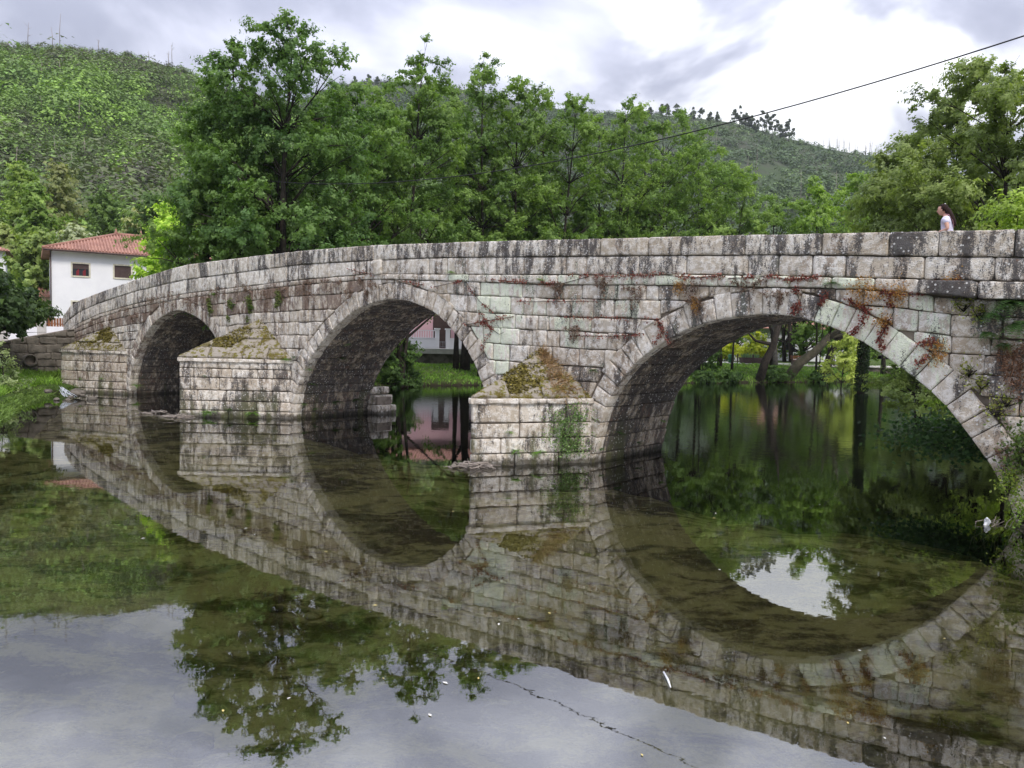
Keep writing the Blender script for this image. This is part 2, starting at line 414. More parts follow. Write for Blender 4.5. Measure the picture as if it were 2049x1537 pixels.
put('river', pydata('river', [(-60, 1.5, 0), (70, 1.5, 0), (70, 90, 0), (-60, 90, 0)], [(0, 1, 2, 3)], WATER), kind='structure')

# ------------------------------------------------------------------ stones
rs = random.Random(7)
def offset_poly(P, d):
    """inward offset of a convex CCW polygon"""
    n = len(P); out = []
    L = []
    for i in range(n):
        a, b_ = P[i], P[(i + 1) % n]; e = b_ - a; l = np.linalg.norm(e)
        if l < 1e-6: return None
        nn = np.array([-e[1], e[0]]) / l
        L.append((a + nn * d, e / l))
    for i in range(n):
        p, e = L[i - 1]; q, f_ = L[i]
        cr_ = e[0] * f_[1] - e[1] * f_[0]
        if abs(cr_) < 1e-4: out.append(q.copy()); continue
        k = ((q - p)[0] * f_[1] - (q - p)[1] * f_[0]) / cr_
        out.append(p + e * k)
    return out
def area(P): return .5 * sum(P[i][0] * P[(i + 1) % len(P)][1] - P[(i + 1) % len(P)][0] * P[i][1] for i in range(len(P)))
def clip(P, o_, nrm):
    """keep the side where (p-o)·n >= 0"""
    out = []
    for i in range(len(P)):
        a, b_ = P[i], P[(i + 1) % len(P)]; da, db = (a - o_) @ nrm, (b_ - o_) @ nrm
        if da >= 0: out.append(a)
        if (da >= 0) != (db >= 0): out.append(a + (b_ - a) * (da / (da - db)))
    return out
def tidy(P, eps=.03):
    out = []
    for p in P:
        if not out or np.linalg.norm(p - out[-1]) > eps: out.append(p)
    if len(out) > 1 and np.linalg.norm(out[0] - out[-1]) < eps: out.pop()
    return out
def stone_data(P, fr, gap=.012, depth=.22, proud=.02, roundc=.06, seg=.4, wob=.012):
    """P convex CCW polygon in the plane (e1,e2) of frame fr=(o,e1,e2,n). rounded, bulging block"""
    P = tidy([np.asarray(p, float) for p in P])
    if len(P) < 3: return None
    P = offset_poly(P, gap)
    if P is None or area(P) < .006: return None
    P = tidy(P)
    if len(P) < 3: return None
    # rounded corners and uneven edges
    R = []
    n = len(P)
    for i in range(n):
        a, b_, c_ = P[i - 1], P[i], P[(i + 1) % n]
        l1, l2 = np.linalg.norm(b_ - a), np.linalg.norm(c_ - b_)
        k1 = min(roundc * rs.uniform(.5, 1.5), .3 * l1); k2 = min(roundc * rs.uniform(.5, 1.5), .3 * l2)
        R.append(b_ + (a - b_) / l1 * k1); R.append(b_ + ((a - b_) / l1 * k1 + (c_ - b_) / l2 * k2) * .22); R.append(b_ + (c_ - b_) / l2 * k2)
        m_ = int((l2 - k2) / seg)
        for j in range(1, m_ + 1):
            q = b_ + (c_ - b_) * (j / (m_ + 1)); nn = np.array([-(c_ - b_)[1], (c_ - b_)[0]]) / l2
            R.append(q + nn * rs.uniform(0, wob))
    cen = sum(R) / len(R)
    ins = min(.022, .25 * math.sqrt(abs(area(P))))
    o_, e1, e2, nn = [np.asarray(v, float) for v in fr]
    def w(p, h): return o_ + e1 * p[0] + e2 * p[1] + nn * h
    tx, ty = rs.uniform(-.02, .02), rs.uniform(-.02, .02)
    V = []; k = len(R)
    for p in R: V.append(w(p, -depth))
    for p in R: V.append(w(p, proud - .015))
    for p in R:
        d = cen - p; l = np.linalg.norm(d); q = p + d / l * min(ins, l * .45)
        V.append(w(q, proud + tx * (q - cen)[0] + ty * (q - cen)[1] + rs.uniform(-.006, .006)))
    for p in R:
        d = cen - p; l = np.linalg.norm(d); q = p + d / l * min(ins * 2.6, l * .6)
        V.append(w(q, proud + .004 + tx * (q - cen)[0] + ty * (q - cen)[1] + rs.uniform(-.004, .007)))
    V.append(w(cen, proud + rs.uniform(.0, .016)))
    Fc = []
    for i in range(k):
        j = (i + 1) % k
        Fc.append((i, j, k + j, k + i)); Fc.append((k + i, k + j, 2 * k + j, 2 * k + i)); Fc.append((2 * k + i, 2 * k + j, 3 * k + j, 3 * k + i)); Fc.append((3 * k + i, 3 * k + j, 4 * k))
    return V, Fc
def stone_mesh(name, sd, sv, mat=None):
    me = pydata(name, sd[0], sd[1], mat or GRANITE, True)
    a = me.color_attributes.new('sv', 'FLOAT_COLOR', 'POINT')
    a.data.foreach_set('color', np.tile(np.array(sv, np.float32), len(sd[0])))
    return me
def add_stone(name, P, fr, parent, sv, mat=None, **kw):
    if area(P) < 0: P = P[::-1]
    sd = stone_data(P, fr, **kw)
    if sd is None: return None
    return put(name, stone_mesh(name, sd, sv, mat), parent)

def joined_stones(name, items, parent):
    """many small stones as one part; items: (P, frame, sv, kw)"""
    V, Fc, A = [], [], []
    for P, fr, sv, kw in items:
        if area(P) < 0: P = P[::-1]
        sd = stone_data(P, fr, **kw)
        if sd is None: continue
        b0 = len(V); V += sd[0]; Fc += [tuple(i + b0 for i in q) for q in sd[1]]; A += [sv] * len(sd[0])
    if not V: return
    me = pydata(name, V, Fc, GRANITE, True); a = me.color_attributes.new('sv', 'FLOAT_COLOR', 'POINT')
    a.data.foreach_set('color', np.array(A, np.float32).reshape(-1))
    put(name, me, parent, kind='stuff')
# ------------------------------------------------------------------ the bridge
bridge = empty('stone_bridge', (O[0], O[1], 0), BR_ANG, label='old granite three-arched bridge with humped parapet over the river', category='bridge')
def I(xs_, zs_): return lambda s: float(np.interp(s, xs_, zs_))
zTop = I([-27.9, -27.3, -26.2, -22.87, -18.78, -14.03, -10, -5.06, -.89, 2.79, 6.65, 10.46, 13.49, 16.37, 17.58, 27], [3.85, 4.3, 4.66, 5.14, 5.66, 6.16, 6.24, 6.31, 6.27, 6.13, 5.97, 5.79, 5.65, 5.51, 5.45, 4.95])
zCop = I([-27.9, -26.2, -22.87, -18.78, -14.03, -5, -.87, 2.8, 6.67, 10.48, 13.5, 16.4, 17.6, 27], [3.35, 4.02, 4.6, 5.1, 5.5, 5.79, 5.75, 5.66, 5.49, 5.33, 5.19, 5.0, 4.93, 4.45])
zC2 = I([-27.9, -26.2, -22.87, -18.78, -14.03, -5, -.87, 2.8, 6.67, 10.48, 13.5, 16.4, 17.6, 27], [2.8, 3.4, 4.02, 4.5, 4.88, 5.23, 5.3, 5.15, 5.0, 4.88, 4.73, 4.56, 4.49, 4.0])
zStr = I([-27.9, -26.2, -22.87, -18.78, -14.03, -5, -.87, 2.8, 6.67, 10.48, 13.5, 15.5, 16.4, 17.6, 27], [2.6, 3.2, 3.84, 4.32, 4.68, 5.04, 5.12, 4.95, 4.73, 4.61, 4.48, 4.37, 4.2, 4.13, 3.62])
SL, SR = -27.85, 26.0
deck_z = lambda s: zTop(s) - .83
def smooth_curve(pts, n=90):
    pts = np.array(pts, float); out = []
    for i in range(len(pts) - 1):
        p0 = pts[max(i - 1, 0)]; p1 = pts[i]; p2 = pts[i + 1]; p3 = pts[min(i + 2, len(pts) - 1)]
        for t in np.linspace(0, 1, 9)[:-1]:
            out.append(.5 * (2 * p1 + (p2 - p0) * t + (2 * p0 - 5 * p1 + 4 * p2 - p3) * t * t + (3 * p1 - p0 - 3 * p2 + p3) * t ** 3))
    out.append(pts[-1]); out = np.array(out)
    L = np.concatenate([[0], np.cumsum(np.linalg.norm(np.diff(out, axis=0), axis=1))])
    q = np.linspace(0, L[-1], n)
    return np.stack([np.interp(q, L, out[:, 0]), np.interp(q, L, out[:, 1])], 1), L[-1]
ARCH = [
    smooth_curve([(-19.62, -.9), (-19.5, .25), (-19.1, 1.26), (-18.27, 2.51), (-16.69, 3.6), (-14.73, 4.13), (-13.35, 3.99), (-12.03, 3.56), (-11.1, 2.9), (-10.3, 1.9), (-9.95, .8), (-9.88, -.9)]),
    smooth_curve([(-5.5, -.9), (-5.42, .25), (-4.99, 1.5), (-3.77, 2.84), (-2.05, 3.93), (-.71, 4.34), (.54, 4.41), (1.96, 4.07), (2.86, 3.53), (3.73, 2.71), (4.27, 1.84), (4.7, .7), (4.82, -.9)]),
    smooth_curve([(8.2, -.9), (8.32, .3), (8.68, 1.57), (9.33, 2.51), (10.16, 3.16), (11.21, 3.66), (12.44, 3.88), (13.46, 3.85), (14.63, 3.47), (15.62, 2.84), (16.37, 2.23), (16.95, 1.52), (17.4, .85), (17.72, .1), (17.85, -.9)])]
def normals(C):
    T = np.gradient(C, axis=0); T /= np.linalg.norm(T, axis=1)[:, None]
    return np.stack([-T[:, 1], T[:, 0]], 1)          # curve runs left->right over the crown: outward = up/left
RING = [.56, .58, .60]
AR = []
for (C, L), th in zip(ARCH, RING):
    Nn = normals(C); AR.append(dict(C=C, N=Nn, L=L, E=C + Nn * th, th=th, s0=C[0, 0], s1=C[-1, 0]))
def extr_near(p):
    best = None
    for a in AR:
        d = np.linalg.norm(a['E'] - p, axis=1); i = int(np.argmin(d))
        if best is None or d[i] < best[0]: best = (d[i], a['E'][i], a['N'][i])
    return best
FACE = (np.array([0, 0, 0.]), np.array([1., 0, 0]), np.array([0, 0, 1.]), np.array([0, -1., 0]))

# cores (dark joints seen between the stones)
def core_profile(zfun_top, zfun_low, s0, s1, t0, t1, step=.35, name='core', mat=JOINT):
    q = np.linspace(s0, s1, int((s1 - s0) / step) + 2); V = []; Fc = []
    for s in q:
        a, b_ = zfun_low(s), zfun_top(s)
        V += [(s, t0, a), (s, t1, a), (s, t1, b_), (s, t0, b_)]
    for i in range(len(q) - 1):
        b0, b1 = 4 * i, 4 * i + 4
        for k in range(4):
            k2 = (k + 1) % 4; Fc.append((b0 + k, b0 + k2, b1 + k2, b1 + k))
    Fc.append((0, 1, 2, 3)[::-1]); n = 4 * (len(q) - 1); Fc.append((n, n + 1, n + 2, n + 3))
    return pydata(name, V, Fc, mat)
def low_z(s):
    for a in AR:
        C = a['C'] + a['N'] * .3
        if C[:, 0].min() < s < C[:, 0].max():
            i = np.argsort(C[:, 0]); return max(-.9, float(np.interp(s, C[i, 0], C[i, 1])))
    return -.9
wall = put('spandrel_wall', core_profile(lambda s: zStr(s), low_z, SL, SR, .07, BW - .05, .12, 'spandrel_wall'), bridge)
deck = put('deck', core_profile(lambda s: deck_z(s), lambda s: zStr(s) - .02, SL, SR, .12, BW - .1, .5, 'deck', ASPH), bridge)
parapet = put('parapet', core_profile(lambda s: zTop(s) - .03, lambda s: zStr(s) + .003, SL, SR, .075, .40, .3, 'parapet'), bridge)
rear = put('rear_parapet', core_profile(lambda s: zTop(s) - .02, lambda s: zStr(s) + .003, SL, SR, BW - .42, BW, .3, 'rear_parapet', RUBBLE), bridge)
STONES = 0
def courses(s0, s1, lo, hi, name, parent, svf, lmin, lmax, gap=.011, **kw):
    s = s0; k = 0
    while s < s1 - .15:
        l = rs.uniform(lmin, lmax)
        if s + l > s1 - lmin * .5: l = s1 - s
        e = s + l
        P = [np.array([s, lo(s)]), np.array([e, lo(e)]), np.array([e, hi(e)]), np.array([s, hi(s)])]
        add_stone(name, P, FACE, parent, svf((s + e) / 2), gap=gap * rs.uniform(.3, 1.2), **kw)
        s = e; k += 1
R = rs.uniform
def sv_cop(s): return (R(.35, .9), R(0, .28) if s > 0 else R(0, .2), R(.0, .3), R(.35, .72))
def sv_par(s):
    return (R(.5, 1.), R(.1, .62) if 3 < s < 16 else R(0, .3), R(.05, .4), R(.15, .6) if s < 15.5 else R(.4, .65))
# coping wraps over the top: thick block with its own depth
courses(SL, SR, zCop, zTop, 'coping_stone', parapet, sv_cop, .75, 1.75, depth=.46, proud=.03, roundc=.06)
courses(SL, SR, zC2, zCop, 'parapet_stone', parapet, sv_par, .6, 1.6, depth=.3, proud=.012)
courses(SL, -.9, zStr, zC2, 'string_stone', wall, lambda s: (R(.3, .8), R(0, .2), R(.35, .75), R(.2, .5)), .4, .9, depth=.2, proud=.015)
courses(-.9, 15.9, zStr, zC2, 'string_stone', wall, lambda s: (R(.5, 1.), R(.45, .95) if 3 < s < 15.3 else R(.1, .5), R(.1, .45), R(.05, .4)), .45, 1.0, depth=.2, proud=.035)
courses(15.9, SR, lambda s: zStr(s), lambda s: zC2(s) - .01, 'ledge_stone', wall, lambda s: (R(.3, .7), R(0, .25), R(0, .3), R(.6, .9)), 1.0, 1.9, depth=.42, proud=.24, roundc=.08)

# arches: voussoirs on the face, soffit stones lining the barrel
def sv_vous(i, s, z):
    if i == 2:
        if 13.7 < s < 16.05: return (R(.7, 1), R(.72, .98), R(0, .3), R(.0, .3))
        if s > 16.05: return (R(.35, .7), R(0, .2), R(0, .3), R(.1, .35))
        if s < 9.6: return (R(.3, .6), R(0, .15), R(.1, .4), R(.1, .35))
        return (R(.5, .95), R(.05, .45), R(.1, .4), R(.25, .6))
    if i == 1: return (R(.3, .75), R(0, .35) if s > 2.5 else R(0, .15), R(.2, .55), R(.25, .55))
    return (R(.35, .75), R(0, .1), R(.4, .75), R(.25, .5))
for i, a in enumerate(AR):
    C, Nn, L = a['C'], a['N'], a['L']
    q = np.linspace(0, L, len(C))
    def cpt(d): return np.array([np.interp(d, q, C[:, 0]), np.interp(d, q, C[:, 1])])
    def cnr(d):
        v = np.array([np.interp(d, q, Nn[:, 0]), np.interp(d, q, Nn[:, 1])]); return v / np.linalg.norm(v)
    V = []; Fc = []                                   # barrel core just behind the soffit stones
    for p, n_ in zip(C, Nn):
        for t0, k in ((.06, .05), (BW - .06, .05), (BW - .06, .34), (.06, .34)): V.append((p[0] + n_[0] * k, t0, p[1] + n_[1] * k))
    for j in range(len(C) - 1):
        for k in range(4):
            k2 = (k + 1) % 4; Fc.append((4 * j + k, 4 * j + 4 + k, 4 * j + 4 + k2, 4 * j + k2))
    lab = ['dark barrel of the arch nearest the white house', 'middle arch beside the tallest mossy cutwater', 'widest arch under the walking person']
    barrel = put('arch_barrel', pydata('arch_barrel', V, Fc, JOINT), bridge)
    d = 0.0; HID = []
    while d < L - .1:
        l = R(.30, .46) if i == 2 else R(.28, .42)
        if d + l > L - .25: l = L - d
        p0, p1, n0, n1 = cpt(d), cpt(d + l), cnr(d), cnr(d + l)
        mz = (p0[1] + p1[1]) / 2; ms_ = (p0[0] + p1[0]) / 2
        th = a['th'] * R(.86, 1.1)
        P = [p0, p1, p1 + n1 * th, p0 + n0 * th]
        cap_z = zStr(ms_) - .01
        P = clip(P, np.array([0, cap_z]), np.array([0, -1.]))
        if mz > -.75:
            add_stone('voussoir', P[::-1], FACE, barrel, sv_vous(i, ms_, mz), gap=R(.003, .011), depth=.40, proud=R(-.004, .02), roundc=.03)
            # soffit: stones running back through the barrel
            t = .44 + R(0, .25); e1 = np.array([0, 1., 0]); mid = (p0 + p1) / 2; tang = (p1 - p0); tl = np.linalg.norm(tang); tang = tang / tl
            nin = -(n0 + n1) / 2; nin /= np.linalg.norm(nin)
            fr = (np.array([mid[0], 0, mid[1]]), e1, np.array([tang[0], 0, tang[1]]), np.array([nin[0], 0, nin[1]]))
            tt = .42
            while tt < BW - .2:
                l2 = R(.55, 1.25)
                if tt + l2 > BW - .45: l2 = BW - tt
                P2 = [np.array([tt, -tl / 2]), np.array([tt + l2, -tl / 2]), np.array([tt + l2, tl / 2]), np.array([tt, tl / 2])]
                it_ = (P2, fr, (R(.0, .12), R(0, .05), R(.35, .65), R(.72, .95)), dict(gap=R(.004, .011), depth=.2, proud=R(-.012, .018), roundc=.03))  # tones darkened so the stone colour carries the shade inside the arch
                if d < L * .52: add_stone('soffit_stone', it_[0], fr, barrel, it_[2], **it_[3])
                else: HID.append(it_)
                tt += l2
        d += l
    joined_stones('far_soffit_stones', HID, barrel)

# spandrel courses
CUT = [dict(l=-25.6, r=-19.72, tip=(-23.25, -1.75), zc=2.14, apex=(-21.6, 3.32)),
       dict(l=-9.85, r=-5.5, tip=(-8.67, -2.8), zc=2.22, apex=(-7.73, 3.74)),
       dict(l=4.85, r=8.22, tip=(6.5, -2.8), zc=1.70, apex=(6.47, 2.94))]
WALL = []
row_top = lambda k, s: 0
hts = [rs.uniform(.36, .5) for _ in range(20)]
cum = np.concatenate([[0], np.cumsum(hts)])
def zrow(k, s):
    ref = 4.75
    w = max(0.0, 1 - .13 * k)
    return (zStr(s) - ref) * w + ref - cum[k] if s > -10 else (zStr(s) - 4.6) * w + 4.6 - cum[k]
for k in range(0, 15):
    s = SL + R(0, .4)
    first = True
    while s < SR:
        l = R(.34, .92) * (1.0 if s > -1 else .9)
        if s < SL + .5: l = l + 0
        e = min(s + l, SR)
        hi0, hi1, lo0, lo1 = zrow(k, s), zrow(k, e), zrow(k + 1, s), zrow(k + 1, e)
        P = [np.array([s, lo0]), np.array([e, lo1]), np.array([e, hi1]), np.array([s, hi0])]
        s_prev = s; s = e
        P = [p_ + np.array([R(-.014, .014), R(-.016, .016)]) for p_ in P]
        if max(hi0, hi1) < -.3: continue
        c_ = sum(P) / 4
        near = extr_near(c_)
        skip = False
        for a in AR:
            if a['s0'] < c_[0] < a['s1'] and c_[1] < 0: skip = True
        for cw in CUT:
            if cw['l'] + .3 < c_[0] < cw['r'] - .25 and c_[1] < cw['zc'] - .1: skip = True
        if skip: continue
        if near[0] < 1.6 or (c_ - near[1]) @ near[2] < 0:
            inside = (c_ - near[1]) @ near[2] < -.5
            if inside: continue
            # clip with the tangents at several spots so long stones follow the ring
            for cand in (c_, P[0], P[1], P[2], P[3]):
                if len(P) < 3: break
                nn_ = extr_near(cand); P = clip(P, nn_[1] - nn_[2] * .06, nn_[2])
            if len(P) < 3 or area(P) < .03: continue
        c_ = sum(P) / len(P); S, Z = c_
        tone, mint, brown, blk = R(.0, 1.), R(0, .3), R(.1, .5), R(.15, .55)
        if 3.9 < S < 5.5 and Z > 2: tone, mint, brown, blk = R(.7, 1), R(.72, .96), R(0, .25), R(0, .3)
        elif 5.5 <= S < 11 and Z > 3.2: tone, mint = R(.3, .95), rs.choice([R(.1, .4), R(.5, .85)])
        elif 2.5 < S < 3.9 and Z > 3.4: mint = R(.2, .6)
        elif 14.8 < S < 16.3 and Z > 3.2: tone, mint = R(.6, .9), R(.5, .8)
        elif S > 16.3: tone, mint, brown, blk = R(.2, .5), R(0, .2), R(.1, .4), R(.2, .45)
        elif S < -.9:
            tone = R(.3, .75); mint = R(0, .1); brown = R(.6, .98) if Z > zStr(S) - .75 else R(.25, .6); blk = R(.2, .45)
        kw = dict(gap=R(.004, .013), depth=.2, proud=R(-.005, .028), roundc=R(.02, .07))
        w3 = bw(S, 0, Z)
        WALL.append((abs(area(P)) / (w3[0] ** 2 + w3[1] ** 2), P, FACE, (tone, mint, brown, blk), kw))
WALL.sort(key=lambda q_: -q_[0])
for _, P, fr_, sv_, kw in WALL[:290]: add_stone('wall_stone', P, fr_, wall, sv_, **kw)
joined_stones('small_wall_stones', [q_[1:] for q_ in WALL[290:]], wall)
# the odd carved block where the parapet changes course
jx = face(757, 535)
add_stone('drain_stone', [np.array([jx[0] - .22, zCop(jx[0]) - .5]), np.array([jx[0] + .22, zCop(jx[0]) - .5]), np.array([jx[0] + .22, zCop(jx[0]) + .02]), np.array([jx[0] - .22, zCop(jx[0]) + .02])], FACE, parapet, (.5, .2, .2, .2), depth=.2, proud=.09)

# cutwaters
def cutwater(cw, idx):
    s0, s1 = cw['l'], cw['r']; tip = np.array([cw['tip'][0], cw['tip'][1]]); zc = cw['zc']; ap = np.array([cw['apex'][0], .05, cw['apex'][1]])
    lip = .12
    k = .05
    cen = np.array([(s0 + s1) / 2, -.3])
    def shr(p, d):
        v = cen - p; return p + v / np.linalg.norm(v) * d
    L_, R_, T_ = shr(np.array([s0, .1]), k), shr(np.array([s1, .1]), k), shr(tip, .09)
    V = [(L_[0], .1, -.9), (R_[0], .1, -.9), (T_[0], T_[1], -.9), (L_[0], .1, zc), (R_[0], .1, zc), (T_[0], T_[1], zc), (ap[0], .1, ap[2] - .08)]
    Fc = [(0, 2, 1), (0, 1, 4, 3), (1, 2, 5, 4), (2, 0, 3, 5), (4, 5, 6), (5, 3, 6), (3, 4, 6)]
    core = put('cutwater', pydata('cutwater', V, Fc, JOINT), bridge)
    core['label'] = ['mossy cutwater standing beside the grassy bank', 'tall cutwater with a long sloping mossy cap', 'cutwater with dry grass on its cap and green weeds on its flank'][idx]
    hs = []; z = -.55
    while z < zc - .2:
        h = R(.33, .5)
        if zc - .02 - (z + h) < .22: h = zc - .02 - z
        hs.append((z, z + h)); z += h
    for side in (0, 1):
        A, B = (tip, np.array([s1, .0])) if side == 0 else (np.array([s0, .0]), tip)
        ev = B - A; ln = np.linalg.norm(ev); ev = ev / ln
        nn = np.array([ev[1], -ev[0]])
        if nn @ (A - np.array([(s0 + s1) / 2, 0.])) < 0: nn = -nn
        fr = (np.array([A[0], A[1], 0]), np.array([ev[0], ev[1], 0]), np.array([0, 0, 1.]), np.array([nn[0], nn[1], 0]))
        for (z0, z1) in hs:
            q = 0.0
            while q < ln - .1:
                l = R(.5, 1.15) if idx != 2 else R(.65, 1.3)
                if q + l > ln - .35: l = ln - q
                P = [np.array([q, z0]), np.array([q + l, z0]), np.array([q + l, z1]), np.array([q, z1])]
                sv = (R(.35, .8), R(0, .1), R(.1, .45), R(.4, .65)) if idx == 1 else (R(.45, .9), R(0, .15), R(.05, .4), R(.3, .5)) if idx == 2 else (R(.2, .55), R(0, .1), R(.35, .65), R(.2, .45))
                add_stone('cutwater_stone', P, fr, core, sv, gap=R(.008, .016), depth=.14, proud=R(.0, .025), roundc=.05)
                q += l
        # sloping cap in courses
        tip3 = np.array([tip[0], tip[1], zc]); cor3 = np.array([s1 if side == 0 else s0, 0.0, zc])
        tip3 = tip3 + np.array([0, -lip * .6, 0]); cor3 = cor3 + np.array([(lip if side == 0 else -lip) * .3, 0, 0])
        a3_, b3_ = (tip3, cor3) if side == 0 else (cor3, tip3)
        e1 = b3_ - a3_; wd = np.linalg.norm(e1); e1 = e1 / wd
        up = ap - a3_; up = up - e1 * (up @ e1); hh = np.linalg.norm(up); e2 = up / hh
        n3 = np.cross(e1, e2)
        if n3[2] < 0: n3 = -n3
        axp = (ap - a3_) @ e1
        tri = [np.array([0, 0.]), np.array([wd, 0.]), np.array([axp, hh])]
        nrow = [3, 4, 3][idx]
        for r_ in range(nrow):
            y0, y1 = hh * r_ / nrow, hh * (r_ + 1) / nrow
            q = -.1
            while q < wd:
                l = R(.7, 1.4)
                P = [np.array([q, y0]), np.array([q + l, y0]), np.array([q + l, y1]), np.array([q, y1])]
                q += l
                for j in range(3):
                    A_, B_ = tri[j], tri[(j + 1) % 3]; e_ = B_ - A_
                    if len(P) >= 3: P = clip(P, A_, np.array([-e_[1], e_[0]]))
                if len(P) >= 3 and area(P) > .02:
                    mm = MOSS
                    add_stone('cap_stone', P, (a3_, e1, e2, n3), core, (R(.4, .8), 0, .5, .35), mat=mm, gap=.006, depth=.16, proud=R(.0, .10), roundc=.09)
        # moulded lip under the cap
        mid = (a3_ + b3_) / 2
        nn3 = np.array([nn[0], nn[1], 0])
        fr2 = (np.array([a3_[0], a3_[1], zc - .14]) , e1 if abs(e1[2]) < 1e-6 else e1, np.array([0, 0, 1.]), nn3)
        q = 0
        while q < wd - .05:
            l = R(.8, 1.4)
            if q + l > wd - .4: l = wd - q
            add_stone('lip_stone', [np.array([q, 0]), np.array([q + l, 0]), np.array([q + l, .15]), np.array([q, .15])], fr2, core, (R(.5, .9), R(0, .2), R(.1, .4), R(.2, .5)), gap=.005, depth=.2, proud=.04, roundc=.03)
            q += l
    return core
cut_parts = [cutwater(c_, i) for i, c_ in enumerate(CUT)]
# stump of broken masonry on the downstream nose of the middle pier
stx = face(785, 800, BW + .5)
stump = put('rear_cutwater', core_profile(lambda s: .7, lambda s: -.9, -7.3, -4.9, BW - .02, BW + .7, .5, 'rear_cutwater', JOINT), bridge)
for (x0, x1, z0, z1) in ((-5.6, -4.75, -.5, .38), (-5.6, -5.0, .38, .78), (-5.6, -5.2, .78, 1.1)):
    for tt in (BW - .05, BW + .42):
        fr = (np.array([0, tt, 0]), np.array([1., 0, 0]), np.array([0, 0, 1.]), np.array([0, -1., 0]))
        add_stone('nose_stone', [np.array([x0, z0]), np.array([x1, z0]), np.array([x1, z1]), np.array([x0, z1])], fr, stump, (R(.3, .6), 0, .4, .3), depth=.45, proud=.05, roundc=.1)

# ------------------------------------------------------------------ foliage helpers
g = np.random.default_rng(11)
def unit(v): return v / (np.linalg.norm(v, axis=-1, keepdims=True) + 1e-9)
def leaf_polys(P, size, aspect=.62, up=.25, rng=g, nrm=None, tri=False, nr=.45):
    N = len(P); sz = np.asarray(size) * np.ones(N)
    n = rng.normal(size=(N, 3)) + np.array([0, -.15, up * 2])
    if nrm is not None: n = n * nr + nrm * 1.3
    n = unit(n); a = unit(np.cross(n, rng.normal(size=(N, 3)))); b_ = np.cross(n, a)
    a = a * sz[:, None] * .5; b_ = b_ * sz[:, None] * .5 * aspect
    if tri: return np.stack([P - a * 1.15, P + a * .75 + b_ * 1.25, P + a * .75 - b_ * 1.25], 1)
    return np.stack([P - a, P - a * .05 + b_, P + a, P - a * .05 - b_], 1)
def tints(N, c0, c1, rng=g, var=.22, shade=None):
    t = rng.random((N, 1)); c = np.array(c0) * (1 - t) + np.array(c1) * t
    c = c * (1 + rng.normal(size=(N, 1)) * var)
    return np.clip(c, .004, .9)
def crown_points(centers, radii, per, rng=g, twigs=11, flat=.75, fuzz=.065, outward=None):
    out = []; ids = []
    for i, (c, r) in enumerate(zip(centers, radii)):
        n = int(per * 1.16 * (r ** 1.4) + 20)
        td = unit(rng.normal(size=(twigs, 3)) + np.array([0, 0, .25])) * r
        td[:, 2] *= flat
        if outward is not None: td += outward[i] * r * .35
        k = rng.integers(0, twigs, n); u_ = rng.random(n) ** .5
        p = c + td[k] * u_[:, None] * (1.0 + .13 * rng.normal(size=(n, 1))) + rng.normal(size=(n, 3)) * fuzz * (.6 + r * .5)
        p[:, 2] -= .10 * r * u_ ** 2
        out.append(p); ids.append(np.full(n, i))
    return np.concatenate(out), np.concatenate(ids)
GAIN = np.array([2.0, 1.85, 1.6])
ALDER = ((.045, .098, .026), (.098, .165, .045))
